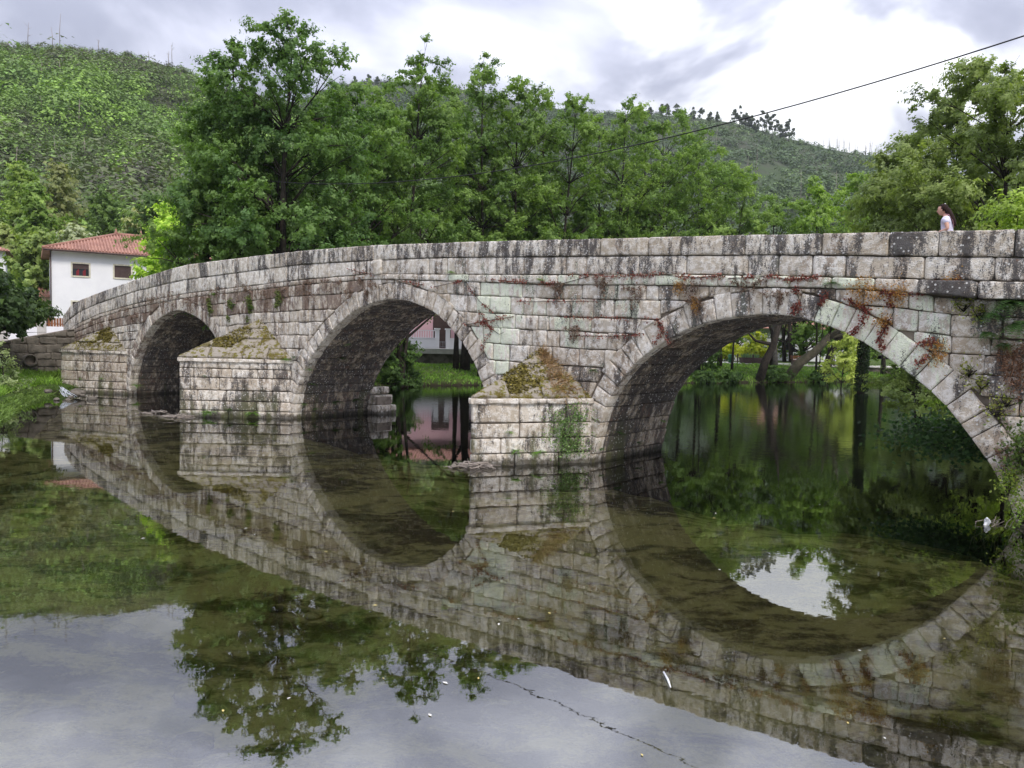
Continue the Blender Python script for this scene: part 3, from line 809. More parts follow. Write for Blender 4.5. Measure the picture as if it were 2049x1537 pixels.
def make_tree(name, label, base, top, hw, group=None, profile=None, clumps=46, per=420, leaf=.15, cols=ALDER, seed=0, stems=1, r0=.2, low=.16, spread=1.0, rc=(.7, 1.35), bark=None, cat='tree', lean=None, gaps=.0, mat=None, asp=.62, limb=True, axc=True):
    """base/top world points, hw crown half width in m"""
    rng = np.random.default_rng(seed + 100)
    base = np.asarray(base, float); top = np.asarray(top, float); Ht = top[2] - base[2]
    profile = profile or [(0.0, .35), (.14, .68), (.32, 1.0), (.5, .97), (.68, .86), (.84, .68), (.94, .44), (1.0, .16)]
    pz = [p[0] for p in profile]; pr = [p[1] for p in profile]
    root = empty(name, tuple(base), label=label, category=cat)
    if group: root['group'] = group
    axis = lambda f: np.array([(top - base)[0] * f ** 1.3, (top - base)[1] * f ** 1.3, Ht * f])
    paths = []; stem_axes = []
    for k in range(stems):
        a = rng.uniform(0, 6.28); off = np.array([math.cos(a), math.sin(a), 0]) * (.22 * hw if stems > 1 and k else 0)
        hk = 1.0 if k == 0 else rng.uniform(.5, .72)
        pts = []; rad = []
        for f in np.linspace(0, .93 * hk, 9):
            w_ = np.array([math.sin(f * 7 + k * 2.1 + seed), math.cos(f * 6 + k + seed * 1.7), 0]) * .12 * f * (hw * .35)
            pts.append(axis(f) + off * (f ** .8) * 1.3 + w_ + (off * .18 if stems > 1 else 0)); rad.append(max(.012, r0 * (1 - .92 * f / hk) * (1 if k == 0 else .75) + (.5 * r0 * max(0, .06 - f) / .06)))
        pts[0] = pts[0] - np.array([0, 0, .35])
        paths.append((pts, rad)); stem_axes.append((np.array(pts), np.array(rad)))
    # clumps
    fz = np.linspace(low, 1, 60); wts = np.interp(fz, pz, pr) + .16; wts /= wts.sum()
    cen = []; rad_ = []; outw = []
    for i in range(int(clumps * 1.35) if axc else clumps):
        f = float(rng.choice(fz, p=wts)); rr = np.interp(f, pz, pr) * hw
        a = rng.uniform(0, 6.283); q = math.sqrt(rng.uniform(.12, 1.0)) * .9
        lump = 1 + .22 * math.sin(3 * a + seed + f * 9)
        c = axis(f) + np.array([math.cos(a), math.sin(a), 0]) * rr * q * lump * spread
        c[2] -= .08 * rr * q
        cen.append(c); rad_.append(rng.uniform(*rc) * (.62 + .38 * np.interp(f, pz, pr))); outw.append(np.array([math.cos(a), math.sin(a), .1]) * q)
    if axc:
        f = .32
        while f < .96:
            wr = np.interp(f, pz, pr) * hw
            a = rng.uniform(0, 6.283)
            for a in (a, a + rng.uniform(2, 4)):
                cen.append(axis(f) + np.array([math.cos(a), math.sin(a), 0]) * wr * rng.uniform(.15, .6)); rad_.append(rc[0] * rng.uniform(.95, 1.4)); outw.append(np.array([math.cos(a), math.sin(a), .2]) * .5)
            f += max(.85, Ht * .05) / Ht
    cen.append(axis(.985)); rad_.append(rc[0] * .62); outw.append(np.array([0, 0, .6]))
    cen.append(axis(.93) + rng.normal(size=3) * .2); rad_.append(rc[0] * .8); outw.append(np.array([0, 0, .4]))
    for sa, _ in stem_axes[1:]:
        cen.append(sa[-1]); rad_.append(rc[0]); outw.append(np.array([0, 0, .4]))
    if limb:
        for c, r in zip(cen, rad_):
            horiz = math.hypot(*(c - axis(min(1, max(0, c[2] / Ht))))[:2])
            fz0 = max(.08, (c[2] - horiz * .75) / Ht)
            ok_ = [q_ for q_ in stem_axes if q_[0][-1][2] >= fz0 * Ht] or stem_axes[:1]
            sa, srad = ok_[int(rng.integers(0, len(ok_)))]
            i = int(np.argmin(abs(sa[:, 2] - fz0 * Ht))); s0 = sa[i]; rr0 = min(srad[i] * .62, .02 + .022 * np.linalg.norm(c - s0))
            mid = (s0 + c) / 2 + np.array([0, 0, .08 * horiz]) + rng.normal(size=3) * .06 * horiz
            paths.append(([s0, (s0 * .6 + mid * .4) + rng.normal(size=3) * .04, mid, c], [rr0, rr0 * .8, rr0 * .55, .008]))
            for _ in range(2):
                d = rng.normal(size=3) * r * .5; paths.append(([mid, (mid + c) / 2 + d * .4, c + d], [rr0 * .45, rr0 * .3, .005]))
    put('trunk', tubes('trunk', paths, bark or BARK, 6), root)
    P, ids = crown_points(cen, rad_, per, rng, outward=outw)
    if len(P):
        ct = np.clip(rng.normal(.5, .36, len(cen)), 0, 1)[ids]
        c0, c1 = np.array(cols[0]), np.array(cols[1])
        t = np.clip(ct[:, None] * .75 + rng.random((len(P), 1)) * .35, 0, 1)
        tint = np.clip((c0 * (1 - t) + c1 * t) * GAIN * (1 + rng.normal(size=(len(P), 1)) * .11), .004, .9)
        Cc = np.array(cen)[ids]; Rr = np.array(rad_)[ids][:, None]
        nv_ = np.clip((P - Cc) / Rr, -1.2, 1.2) + np.array([0, 0, .25])
        put('crown', quad_mesh('crown', leaf_polys(P, leaf * rng.uniform(.75, 1.35, len(P)), asp, rng=rng, nrm=nv_, tri=True), mat or LEAF, tint), root)
    return root
def gz(x, y): return float(ground_z(np.array([x]), np.array([y]))[0])
def tree_px(name, label, bpx, tpx, tpy, d, hwpx, **kw):
    b_ = at(bpx, 600, d); b_[2] = gz(b_[0], b_[1])
    tp = at(tpx, tpy, d)
    return make_tree(name, label, b_, tp, hwpx / F * d, **kw)

# ------------------------------------------------------------------ hills
def make_hill(name, pts, d_base, d_ridge, zbase, mat, nr=26, back=1.5, rough=3.0, seed=0):
    """pts: (px, py of the skyline); heights come from the ridge distance d_ridge(px)"""
    cols_ = np.linspace(pts[0][0], pts[-1][0], 90); sk = np.interp(cols_, [p[0] for p in pts], [p[1] for p in pts])
    rows = np.concatenate([np.linspace(0, 1, nr), [1.15, 1.5, 2.2]])
    X = np.zeros((len(rows), len(cols_))); Y = X.copy(); Z = X.copy()
    for j, (px, py) in enumerate(zip(cols_, sk)):
        dr = d_ridge(px); top = at(px, py, dr); db = d_base(px)
        r = ray(px, 650); r = r / math.hypot(r[0], r[1])
        for i, f in enumerate(rows):
            d = db + (dr - db) * f
            X[i, j], Y[i, j] = r[0] * d, r[1] * d
            if f <= 1:
                el = (top[2] - CAMZ) / dr; eb = (zbase - CAMZ) / db
                Z[i, j] = CAMZ + d * (eb + (el - eb) * (1 - (1 - f) ** 1.35))
            else: Z[i, j] = top[2] - (top[2] - zbase) * min(1, (f - 1) / 1.2) ** 1.1
    taper = np.clip(np.minimum(rows, 1)[:, None] * (1.02 - np.minimum(rows, 1)[:, None]) * 4, 0, 1)
    Z += (vnoise(X * .03, Y * .03, seed) - .5) * rough * 1.2 * taper + (vnoise(X * .1, Y * .1, seed + 1) - .5) * rough * taper
    o = put(name, grid_mesh(name, X, Y, Z, mat), kind='structure')
    return o, X, Y, Z, rows
def make_hillmat(name, c0, c1, c2):
    mt, nt, b, o = new_mat(name); p = posn(nt)
    n1 = noise(nt, p, .035, 4, .6); n2 = noise(nt, p, .25, 3, .65)
    c = mix(nt, sstep(nt, n1, .38, .62), c0, c1); c = mix(nt, math_(nt, 'MULTIPLY', sstep(nt, n2, .5, .7), .7), c, c2)
    nt.links.new(c, b.inputs['Base Color']); b.inputs['Roughness'].default_value = 1; b.inputs['Specular IOR Level'].default_value = 0
    return mt
HM1 = make_hillmat('hill_heath', (.055, .085, .028), (.06, .06, .045), (.045, .06, .028))
HM2 = make_hillmat('far_heath', (.06, .085, .042), (.07, .075, .055), (.05, .07, .04))
h1 = make_hill('hillside', [(-420, 150), (-150, 96), (0, 94), (150, 101), (250, 112), (320, 127), (400, 154), (460, 183), (560, 205), (680, 268), (800, 335), (960, 420), (1150, 520), (1300, 600)], lambda px: 105 + .02 * (px), lambda px: 330 + .05 * px, 3.0, HM1, rough=4, seed=21)
h2 = make_hill('far_hillside', [(420, 330), (560, 215), (680, 168), (780, 162), (900, 175), (1050, 212), (1200, 228), (1330, 232), (1450, 246), (1550, 276), (1640, 300), (1780, 322), (1900, 352), (2100, 385), (2500, 420)], lambda px: 150, lambda px: 640, 2.0, HM2, rough=7, seed=31)

def hill_scrub(name, hill, n, per, csize, lsize, palette, label, seed, jr=(0, 1), pw=1.0):
    rng = np.random.default_rng(seed); _, X, Y, Z, rows = hill
    ni = int((rows <= 1.0).sum())
    fi = rng.random(n) ** pw * (ni - 1.001); fj = (jr[0] + (jr[1] - jr[0]) * rng.random(n)) * (X.shape[1] - 1.001)
    i = fi.astype(int); j = fj.astype(int); a = (fi - i)[:, None]; b_ = (fj - j)[:, None]
    G = np.stack([X, Y, Z], -1)
    P = (G[i, j] * (1 - a) + G[i + 1, j] * a) * (1 - b_) + (G[i, j + 1] * (1 - a) + G[i + 1, j + 1] * a) * b_
    patch = vnoise(P[:, 0] * .035, P[:, 1] * .035, seed); patch2 = vnoise(P[:, 0] * .012 + 5, P[:, 2] * .03, seed + 1)
    keep = rng.random(n) < .45 + .7 * patch
    P = P[keep]; patch = patch[keep]; patch2 = patch2[keep]; fr_ = fi[keep] / (ni - 1)
    N = len(P); sc = np.exp(rng.normal(0, .38, N)) * csize * (.65 + .6 * patch); sc = np.where(fr_ > .9, np.minimum(sc, csize * .55), sc)
    pal = np.array(palette); pi = np.clip(((patch2 * .6 + rng.random(N) * .4) * len(pal)).astype(int), 0, len(pal) - 1)
    base_c = pal[pi] * rng.uniform(.65, 1.4, (N, 1))
    off = unit(rng.normal(size=(N, per, 3)))
    off = off * (rng.random((N, per, 1)) ** .55); off[:, :, 2] = off[:, :, 2] * .75 + .55
    Q = P[:, None, :] + off * sc[:, None, None]
    shade = np.ones((N, per))
    pol = leaf_polys(Q.reshape(-1, 3), (lsize * rng.uniform(.6, 1.4, (N, per)) * (sc[:, None] / csize) ** .5).reshape(-1), .8, .35, rng, nrm=off.reshape(-1, 3) * np.array([1, 1, 1.0]), tri=True, nr=.22)
    tint = (base_c[:, None, :] * rng.uniform(.88, 1.14, (N, per, 1))).reshape(-1, 3)
    o = put(name, quad_mesh(name, pol, SCRUB, np.clip(tint, .004, .6)), kind='stuff', label=label, category='scrub')
    return P
PAL1 = [(a_ * 1.28, b_ * 1.28, c_ * 1.15) for a_, b_, c_ in [(.08, .075, .068), (.08, .095, .052), (.11, .17, .052), (.17, .27, .06), (.13, .22, .065), (.215, .31, .085)]]
PAL2 = [(.09, .10, .075), (.08, .115, .065), (.10, .15, .07), (.125, .18, .075)]
hp1 = hill_scrub('hill_scrub', h1, 4300, 130, 3.6, .62, PAL1, 'green scrub and young trees covering the steep near hillside', 41, jr=(.18, .78), pw=.9)
hp2 = hill_scrub('far_hill_scrub', h2, 7000, 40, 5.0, 1.35, PAL2, 'dark green scrub covering the far hillside', 42, jr=(.08, .84))

def hill_at(hill, px, f):
    _, X, Y, Z, rows = hill
    r = ray(px, 650); az = r[0] / r[1]
    A = X[0] / Y[0]; j = int(np.clip(np.searchsorted(A, az), 1, len(A) - 1)); i = int(np.argmin(abs(rows - f)))
    k = (az - A[j - 1]) / (A[j] - A[j - 1] + 1e-9)
    return (np.array([X[i, j], Y[i, j], Z[i, j]]) * k + np.array([X[i, j - 1], Y[i, j - 1], Z[i, j - 1]]) * (1 - k))
# bare burnt trunks
rr = random.Random(3)
def dead_tree(p, h, label, group):
    pts = [p + np.array([0, 0, -.6]), p + np.array([rr.uniform(-.2, .2), 0, h * .5]), p + np.array([rr.uniform(-.5, .5), 0, h])]
    paths = [(pts, [.16, .12, .05])]
    for k in range(rr.randint(0, 5)):
        f = rr.uniform(.45, .95); b0 = p + np.array([0, 0, h * f]); a = rr.uniform(0, 6.28); l = h * rr.uniform(.08, .2)
        paths.append(([b0, b0 + np.array([math.cos(a) * l, math.sin(a) * l, l * .8])], [.06, .02]))
    put('dead_tree', tubes('dead_tree', paths, DEADW, 4), None, label=label, category='dead tree', group=group)
for i in range(18): dead_tree(hill_at(h1, rr.uniform(20, 420), rr.choice([rr.uniform(.15, .9), rr.uniform(.3, .8)])), rr.uniform(4, 9), 'bare pale trunk of a burnt tree on the near hillside', 'burnt trunks on the near hillside')
for px, h in ((5, 13), (62, 9), (110, 8), (125, 13), (200, 5), (345, 9), (338, 6), (300, 4)): dead_tree(hill_at(h1, px, 1.0), h, 'leafless tree standing on the crest of the near hill', 'leafless trees on the near crest')
for i in range(42): dead_tree(hill_at(h2, rr.uniform(1630, 1800), 1.0) + np.array([0, rr.uniform(-12, 0), -1]), rr.uniform(5, 13), 'thin bare trunk on the crest of the far hill', 'bare trunks along the far crest')
for px, f in ((1482, .62), (1524, .5), (1590, .55), (1593, .5), (1500, .7), (1420, .75), (1270, .7), (1660, .6)): dead_tree(hill_at(h2, px, f), rr.uniform(14, 22), 'tall pale dead trunk on the far hillside', 'dead trunks on the far hillside')
# small dark pines and eucalypts along the far ridge
DK = ((.030, .045, .028), (.055, .075, .045))
k = 0
for px in list(np.linspace(1120, 1140, 2)) + list(np.linspace(1290, 1420, 9)) + list(np.linspace(1455, 1478, 4)) + list(np.linspace(1482, 1562, 10)) + [705, 728, 752]:
    p = hill_at(h2, px + rr.uniform(-4, 4), .96); hh = rr.uniform(9, 17) if px > 1440 else rr.uniform(6, 11)
    make_tree('ridge_tree', 'dark pine silhouetted on the ridge of the far hill', p - np.array([0, 0, .8]), p + np.array([0, 0, hh]), hh * .2, group='pines along the far ridge', clumps=9, per=9, leaf=1.4, cols=DK, seed=500 + k, r0=.22, rc=(1.2, 2.0), low=.35, limb=False, axc=False)
    k += 1

# ------------------------------------------------------------------ riverside alders
GA = 'alders along the far bank'
spec = [  # label, base px, top px, top py, distance, half width px, kwargs
    ('tallest broad dark alder rising behind the dark arch', 566, 577, 36, 40.5, 195, dict(clumps=82, per=420, stems=2, r0=.27, seed=1, rc=(.8, 1.5), cols=((.036, .082, .026), (.085, .15, .045)))),
    ('slim pointed alder beside the tallest broad alder', 484, 462, 82, 42.5, 105, dict(clumps=46, per=430, seed=2, cols=((.04, .088, .026), (.095, .165, .045)))),
    ('low spreading alder by the lamp post', 420, 405, 215, 44, 92, dict(clumps=36, per=460, seed=3, low=.1)),
    ('dark alder filling the gap between the two tallest', 712, 716, 168, 46, 125, dict(clumps=52, per=430, seed=4, low=.1)),
    ('tall alder with several black stems above the middle arch', 800, 856, 72, 50, 122, dict(clumps=56, per=430, stems=3, r0=.2, seed=5, low=.3, cols=((.05, .10, .026), (.115, .185, .05)))),
    ('slender alder with a narrow pointed top', 965, 968, 104, 55, 86, dict(clumps=40, per=400, seed=6, low=.3, cols=((.05, .10, .026), (.115, .185, .05)))),
    ('alder with rounded top beside the slender one', 1035, 1034, 150, 56.5, 102, dict(clumps=42, per=400, stems=2, seed=7, cols=((.055, .105, .026), (.12, .19, .05)))),
    ('broad light alder behind the mint stained masonry', 1120, 1150, 196, 59, 108, dict(clumps=44, per=380, stems=2, seed=8, cols=((.058, .112, .026), (.13, .205, .055)))),
    ('open alder with a fan of bare branches', 1228, 1252, 202, 62.5, 108, dict(clumps=34, per=300, stems=3, r0=.18, seed=9, cols=((.058, .112, .026), (.13, .2, .055)))),
    ('rounded alder behind the crown of the widest arch', 1325, 1328, 212, 66, 106, dict(clumps=38, per=330, stems=2, seed=10, low=.25, r0=.13, cols=((.06, .115, .028), (.13, .205, .055)))),
    ('alder under the overhead cable', 1400, 1404, 256, 70, 106, dict(clumps=38, per=320, stems=2, seed=12, low=.3, r0=.12, cols=((.06, .115, .028), (.135, .21, .055)))),
    ('small alder at the end of the row', 1470, 1490, 345, 74, 80, dict(clumps=28, per=320, seed=13, low=.38, r0=.1, cols=((.07, .13, .03), (.145, .22, .06)))),
]
for k, (px, py, d, hw, lab) in enumerate([(650, 190, 49, 90, 'alder half hidden behind the tallest broad alder'), (772, 168, 55, 85, 'alder behind the tall one with black stems'), (915, 175, 58, 80, 'alder between the black stems and the slender alder'), (1085, 205, 62, 80, 'alder behind the broad light alder'), (1198, 232, 65, 80, 'alder behind the open fan of branches'), (1290, 225, 69, 78, 'alder tucked between the open and the rounded one'), (1368, 238, 73, 78, 'alder behind the cable in the second row'), (1445, 295, 76, 75, 'alder near the end of the second row'), (1550, 390, 82, 70, 'last low alder before the light green trees')]):
    spec.append((lab, px, px, py, d, hw, dict(clumps=34, per=300, seed=30 + k, low=.36, cols=((.05, .10, .026), (.115, .185, .05)))))
ROUND = [(0, .4), (.15, .75), (.35, 1), (.55, 1), (.75, .93), (.88, .75), (.96, .5), (1, .22)]
for i_, (lab, bpx, tpx, tpy, d, hw, kw) in enumerate(spec):
    if i_ not in (0, 1, 4, 5): kw['profile'] = ROUND
    tree_px('alder_tree', lab, bpx, tpx, tpy, d, hw, group=GA, leaf=.152, **kw)
# undergrowth along the foot of the alders
for k, (px, py, d, hw, lab) in enumerate([(640, 395, 41.5, 75, 'leafy bush at the foot of the tallest alder'), (745, 385, 50, 62, 'rounded bush left of the black stems'), (1028, 405, 57.5, 58, 'leafy bush below the slender alder'), (1085, 395, 59, 62, 'dense bush below the light alder'), (1170, 398, 62, 60, 'dense bush below the open alder'), (1275, 400, 66, 62, 'dense bush between the open and the rounded alder'), (520, 410, 43, 70, 'dark bush between the lamp post and the tallest alder')]):
    tree_px('riverside_bush', lab, px, px, py, d, hw, cat='bush', group='undergrowth along the far bank', clumps=20, per=330, leaf=.19, seed=60 + k, low=.02, r0=.08, cols=((.04, .09, .024), (.105, .18, .045)), profile=[(0, .7), (.25, 1), (.55, 1), (.8, .72), (1, .25)])
LG = ((.085, .15, .03), (.17, .26, .06))
tree_px('poplar_tree', 'light green tree with an open crown beyond the arch', 1640, 1632, 352, 79, 85, clumps=34, per=260, leaf=.2, cols=LG, seed=70, stems=2, r0=.09, low=.42)
tree_px('poplar_tree', 'light green tree with a leaning black stem', 1660, 1715, 345, 83, 88, clumps=34, per=250, leaf=.2, cols=LG, seed=71, low=.42, r0=.09)
tree_px('poplar_tree', 'pale green tree beside the olive willow', 1775, 1765, 400, 86, 70, clumps=24, per=260, leaf=.19, cols=LG, seed=72, low=.4)
WILL = ((.072, .11, .035), (.145, .195, .07))
tree_px('willow_tree', 'tall olive green willow behind the person', 2000, 2012, 128, 38, 215, clumps=140, per=600, leaf=.15, cols=WILL, seed=73, stems=3, r0=.2, asp=.5, low=.06, profile=[(0, .55), (.15, .8), (.4, 1), (.62, 1), (.8, .9), (.92, .68), (1, .3)])
tree_px('willow_tree', 'lower olive green willow left of the tall one', 1850, 1838, 275, 42, 118, clumps=84, per=520, leaf=.155, cols=WILL, seed=74, stems=2, r0=.14, asp=.5, low=.36, profile=[(0, .6), (.2, .9), (.45, 1), (.7, .85), (.9, .55), (1, .2)])
tree_px('willow_tree', 'olive willow filling the gap between the tall and the low one', 1920, 1912, 205, 44, 95, clumps=60, per=520, leaf=.16, cols=WILL, seed=76, stems=2, r0=.14, asp=.5, low=.3, profile=[(0, .6), (.2, .9), (.45, 1), (.7, .9), (.9, .6), (1, .25)])
tree_px('willow_bush', 'bright leafy bush behind the parapet right of the person', 2030, 2040, 395, 24, 80, cat='bush', clumps=22, per=420, leaf=.1, cols=((.09, .15, .03), (.2, .28, .06)), seed=75, low=.3, r0=.06)

# ------------------------------------------------------------------ trees at the foot of the near hill
foot = [('tan green spring tree at the foot of the hill', 120, 122, 335, 118, 62, ((.10, .13, .06), (.175, .195, .10))),
        ('bright green tree left of the tan tree', 40, 40, 325, 120, 52, ((.08, .14, .03), (.16, .23, .06))),
        ('mid green tree below the tan tree', 72, 75, 372, 108, 42, ((.07, .13, .03), (.14, .215, .055))),
        ('dark green tree right of the tan tree', 205, 206, 372, 122, 48, ((.045, .085, .024), (.09, .15, .04))),
        ('small silvery tree above the tiled roof', 272, 272, 425, 112, 26, ((.16, .19, .10), (.27, .3, .17))),
        ('grey green shrub beside the tiled roof', 148, 148, 452, 100, 20, ((.16, .2, .15), (.26, .3, .22))),
        ('leafy tree beside the left wall of the white house', 70, 70, 470, 90, 40, ((.08, .13, .04), (.16, .22, .07))),
        ('pale tree at the far left behind the second house', 5, 5, 455, 110, 34, ((.11, .15, .06), (.2, .25, .1))),
        ('dark tree behind the white house roof', 300, 310, 390, 105, 60, ((.04, .08, .024), (.085, .14, .04)))]
for k, (lab, b0, t0, ty, d, hw, cl) in enumerate(foot):
    tree_px('hill_foot_tree', lab, b0, t0, ty, d, hw, clumps=34, per=70, leaf=.42, cols=cl, seed=90 + k, low=.04, rc=(1.2, 2.1), r0=.22, profile=[(0, .55), (.2, .9), (.45, 1), (.7, .82), (.9, .45), (1, .15)])
tree_px('maple_tree', 'bright yellow green young maple in front of the white house', 345, 338, 415, 52, 50, clumps=40, per=300, leaf=.2, cols=((.14, .235, .03), (.27, .39, .07)), seed=110, low=.22, r0=.09, rc=(.6, 1.1))
tree_px('maple_tree', 'bright yellow green sapling between the dark trunks', 480, 480, 466, 50, 24, clumps=14, per=260, leaf=.18, cols=((.14, .235, .03), (.26, .37, .07)), seed=111, low=.3, r0=.05, rc=(.5, .8))
# dark glossy tree hanging in from the left
b_ = at(-95, 600, 44); b_[2] = gz(b_[0], b_[1])
make_tree('camellia_tree', 'dark glossy round tree at the left over the road', b_, at(-25, 540, 44), 2.9, clumps=60, per=420, leaf=.2, cols=((.012, .03, .012), (.05, .085, .03)), seed=112, low=.56, r0=.14, rc=(.6, 1.1), profile=[(0, .3), (.4, .8), (.6, 1), (.8, .9), (1, .4)])

# ------------------------------------------------------------------ left bank: retaining wall, road, house, fence
def quad_stones(parent, A, B, ztop, zbot, name, svf, lmin=.45, lmax=.95, hmin=.3, hmax=.5, mat=None, flip=False):
    """rough coursed stones on the vertical plane A->B (world xy)"""
    A = np.asarray(A, float); B = np.asarray(B, float); ln = np.linalg.norm(B - A); e = (B - A) / ln
    nn = np.array([e[1], -e[0]])
    if (nn @ (np.array([0., 0.]) - A) < 0) != flip: nn = -nn
    fr = (np.array([A[0], A[1], 0]), np.array([e[0], e[1], 0]), np.array([0, 0, 1.]), np.array([nn[0], nn[1], 0]))
    z = zbot(0); k = 0
    zt = max(ztop(q) for q in np.linspace(0, 1, 5)); zb = min(zbot(q) for q in np.linspace(0, 1, 5)); z = zb
    while z < zt - .05:
        h = R(hmin, hmax); q = -R(0, .4)
        while q < ln:
            l = R(lmin, lmax); j = [R(-.05, .05) for _ in range(4)]
            P = [np.array([max(q, 0), z + j[0]]), np.array([min(q + l, ln), z + j[1]]), np.array([min(q + l, ln), z + h + j[2]]), np.array([max(q, 0), z + h + j[3]])]
            t0, t1 = ztop(0), ztop(1); sl = (t1 - t0) / ln
            nrm = np.array([sl, -1.]); nrm /= np.linalg.norm(nrm)
            P = clip(P, np.array([0, t0]), nrm)
            if len(P) >= 3 and area(P) > .02: add_stone(name, P, fr, parent, svf(), mat=mat, gap=R(.008, .02), depth=.2, proud=R(0, .06), roundc=.08)
            q += l
        z += h
    return e, nn
def prism_wall(name, A, B, z0A, z1A, z0B, z1B, th, mat, **tags):
    A = np.asarray(A, float); B = np.asarray(B, float); e = (B - A) / np.linalg.norm(B - A); n_ = np.array([e[1], -e[0]])
    if n_ @ (-A) < 0: n_ = -n_
    V = []
    for (p, z0, z1) in ((A, z0A, z1A), (B, z0B, z1B)):
        for k in (-.06, -th): V += [(*(p + n_ * k), z0), (*(p + n_ * k), z1)]
    Fc = [(0, 1, 5, 4), (2, 6, 7, 3), (1, 3, 7, 5), (0, 4, 6, 2), (0, 2, 3, 1), (4, 5, 7, 6)]
    return put(name, pydata(name, V, Fc, mat), None, **tags)
rw = prism_wall('retaining_wall', WL0, WL1, .2, 3.28, -.2, 1.72, .6, JOINT, label='dark stone retaining wall with a drain pipe beside the grassy bank', category='wall')
lnw = np.linalg.norm(WL1 - WL0)
quad_stones(rw, WL0, WL1, lambda q: 3.3 + (1.74 - 3.3) * q, lambda q: .3, 'wall_stone', lambda: (R(.0, .3), R(0, .1), R(.4, .7), R(.45, .65)), mat=RUBBLE)
rw2 = prism_wall('retaining_wall', WL1, WL2, -.2, 1.72, -.2, 1.5, .6, JOINT, label='low stone wall below the road under the dark glossy tree', category='wall')
quad_stones(rw2, WL1, WL2, lambda q: 1.74 - .22 * q, lambda q: .3, 'wall_stone', lambda: (R(.0, .3), R(0, .1), R(.4, .7), R(.45, .65)), mat=RUBBLE)
# drain pipe mouth in the wall
pc = WL0 + (WL1 - WL0) * .36; e_ = (WL1 - WL0) / lnw; nw = np.array([e_[1], -e_[0]]); nw = nw if nw @ (-pc) > 0 else -nw
ang = math.atan2(nw[1], nw[0])
V, Fc = [], []
for (r_, x_) in ((.26, .02), (.26, .32), (.335, .32), (.335, -.05)):
    for k in range(20): V.append((x_, r_ * math.cos(k * math.pi / 10), r_ * math.sin(k * math.pi / 10)))
for j in range(3):
    for k in range(20): Fc.append((j * 20 + k, j * 20 + (k + 1) % 20, (j + 1) * 20 + (k + 1) % 20, (j + 1) * 20 + k))
Fc.append(tuple(range(20)))
pipe = put('drain_pipe', pydata('drain_pipe', V, Fc, RUBBLE, True), rw); pipe.location = (pc[0], pc[1], 1.48); pipe.rotation_euler = (0, 0, ang)
V = [(.08, .25 * math.cos(k * math.pi / 10), .25 * math.sin(k * math.pi / 10)) for k in range(20)]
pd = put('pipe_hollow', pydata('pipe_hollow', V, [tuple(range(20))], JOINT), pipe)

# road beyond the wall: a sheet draped on the terrace
def drape(name, poly_fn, x0, x1, y0, y1, mat, lift=.012, step=.8, **tags):
    xs_ = np.arange(x0, x1, step); ys_ = np.arange(y0, y1, step); V = []; Fc = []; idx = {}
    for i, x in enumerate(xs_):
        for j, y in enumerate(ys_):
            if poly_fn(x, y): idx[(i, j)] = len(V); V.append((x, y, 0))
    A = np.array(V); A[:, 2] = ground_z(A[:, 0], A[:, 1]) + lift
    for (i, j) in idx:
        if (i + 1, j) in idx and (i, j + 1) in idx and (i + 1, j + 1) in idx: Fc.append((idx[(i, j)], idx[(i + 1, j)], idx[(i + 1, j + 1)], idx[(i, j + 1)]))
    return put(name, pydata(name, A, Fc, mat, True), None, **tags)
def road_in(x, y):
    return float(above_wall(np.array([x]), np.array([y]))[0]) > .55 and y < 62 and x < -19.5 and float(((np.array([x, y]) - O) @ U)) < -27.0
drape('road', road_in, -56, -19, 26, 63, ASPH, .03, .5, kind='structure')

# white house with hipped terracotta roof
hA = at(104, 600, 78)[:2]; hB = at(405, 600, 79.2)[:2]
e = (hB - hA); HW = float(np.linalg.norm(e)); e = e / HW; hn = np.array([-e[1], e[0]])
if hn @ hA < 0: hn = -hn
HD = 10.5; ZB = at(104, 636, 78)[2] - .2; ZE = at(104, 499, 78)[2]; ZR = at(237, 463, 83.5)[2]
house = empty('white_house', (hA[0], hA[1], ZB), math.atan2(e[1], e[0]), label='white two storey house with hipped terracotta roof behind the bridge end', category='house')
hz_ = ZE - ZB
def hbox(name, x0, x1, y0, y1, z0, z1, mat, parent=house, bev=0): return put(name, boxm(name, (x0, x1, y0, y1, z0, z1), mat, bev), parent)
# wall with window openings: build as strips round the openings
def hp(px, py):
    """pixel -> (x along facade, z) in house coordinates"""
    r = ray(px, py); n3 = hn; T = (hA @ n3) / (r[:2] @ n3); p = r[:2] * T
    return float((p - hA) @ e), float(r[2] * T + CAMZ - ZB)
wins = []
for (a_, b__, c__, d__) in ((145, 527, 178, 553), (229, 531, 262, 557), (145, 604, 178, 634)):
    x0, z1 = hp(a_, b__); x1, z0 = hp(c__, d__); wins.append((x0, x1, z0, z1))
x3 = wins[1][0] + (wins[1][0] - wins[0][0]); wins.append((x3, x3 + 1.65, wins[0][2], wins[0][3])); wins.append((wins[1][0], wins[1][1], wins[2][2], wins[2][3]))
gx = sorted({0, HW} | {w_[0] for w_ in wins} | {w_[1] for w_ in wins}); gz_ = sorted({-1.2, hz_} | {w_[2] for w_ in wins} | {w_[3] for w_ in wins})
parts = []
for i in range(len(gx) - 1):
    for j in range(len(gz_) - 1):
        cx, cz = (gx[i] + gx[i + 1]) / 2, (gz_[j] + gz_[j + 1]) / 2
        if any(w_[0] < cx < w_[1] and w_[2] < cz < w_[3] for w_ in wins): continue
        parts.append(([(gx[i], 0, gz_[j]), (gx[i + 1], 0, gz_[j]), (gx[i + 1], 0, gz_[j + 1]), (gx[i], 0, gz_[j + 1])], [(0, 1, 2, 3)]))
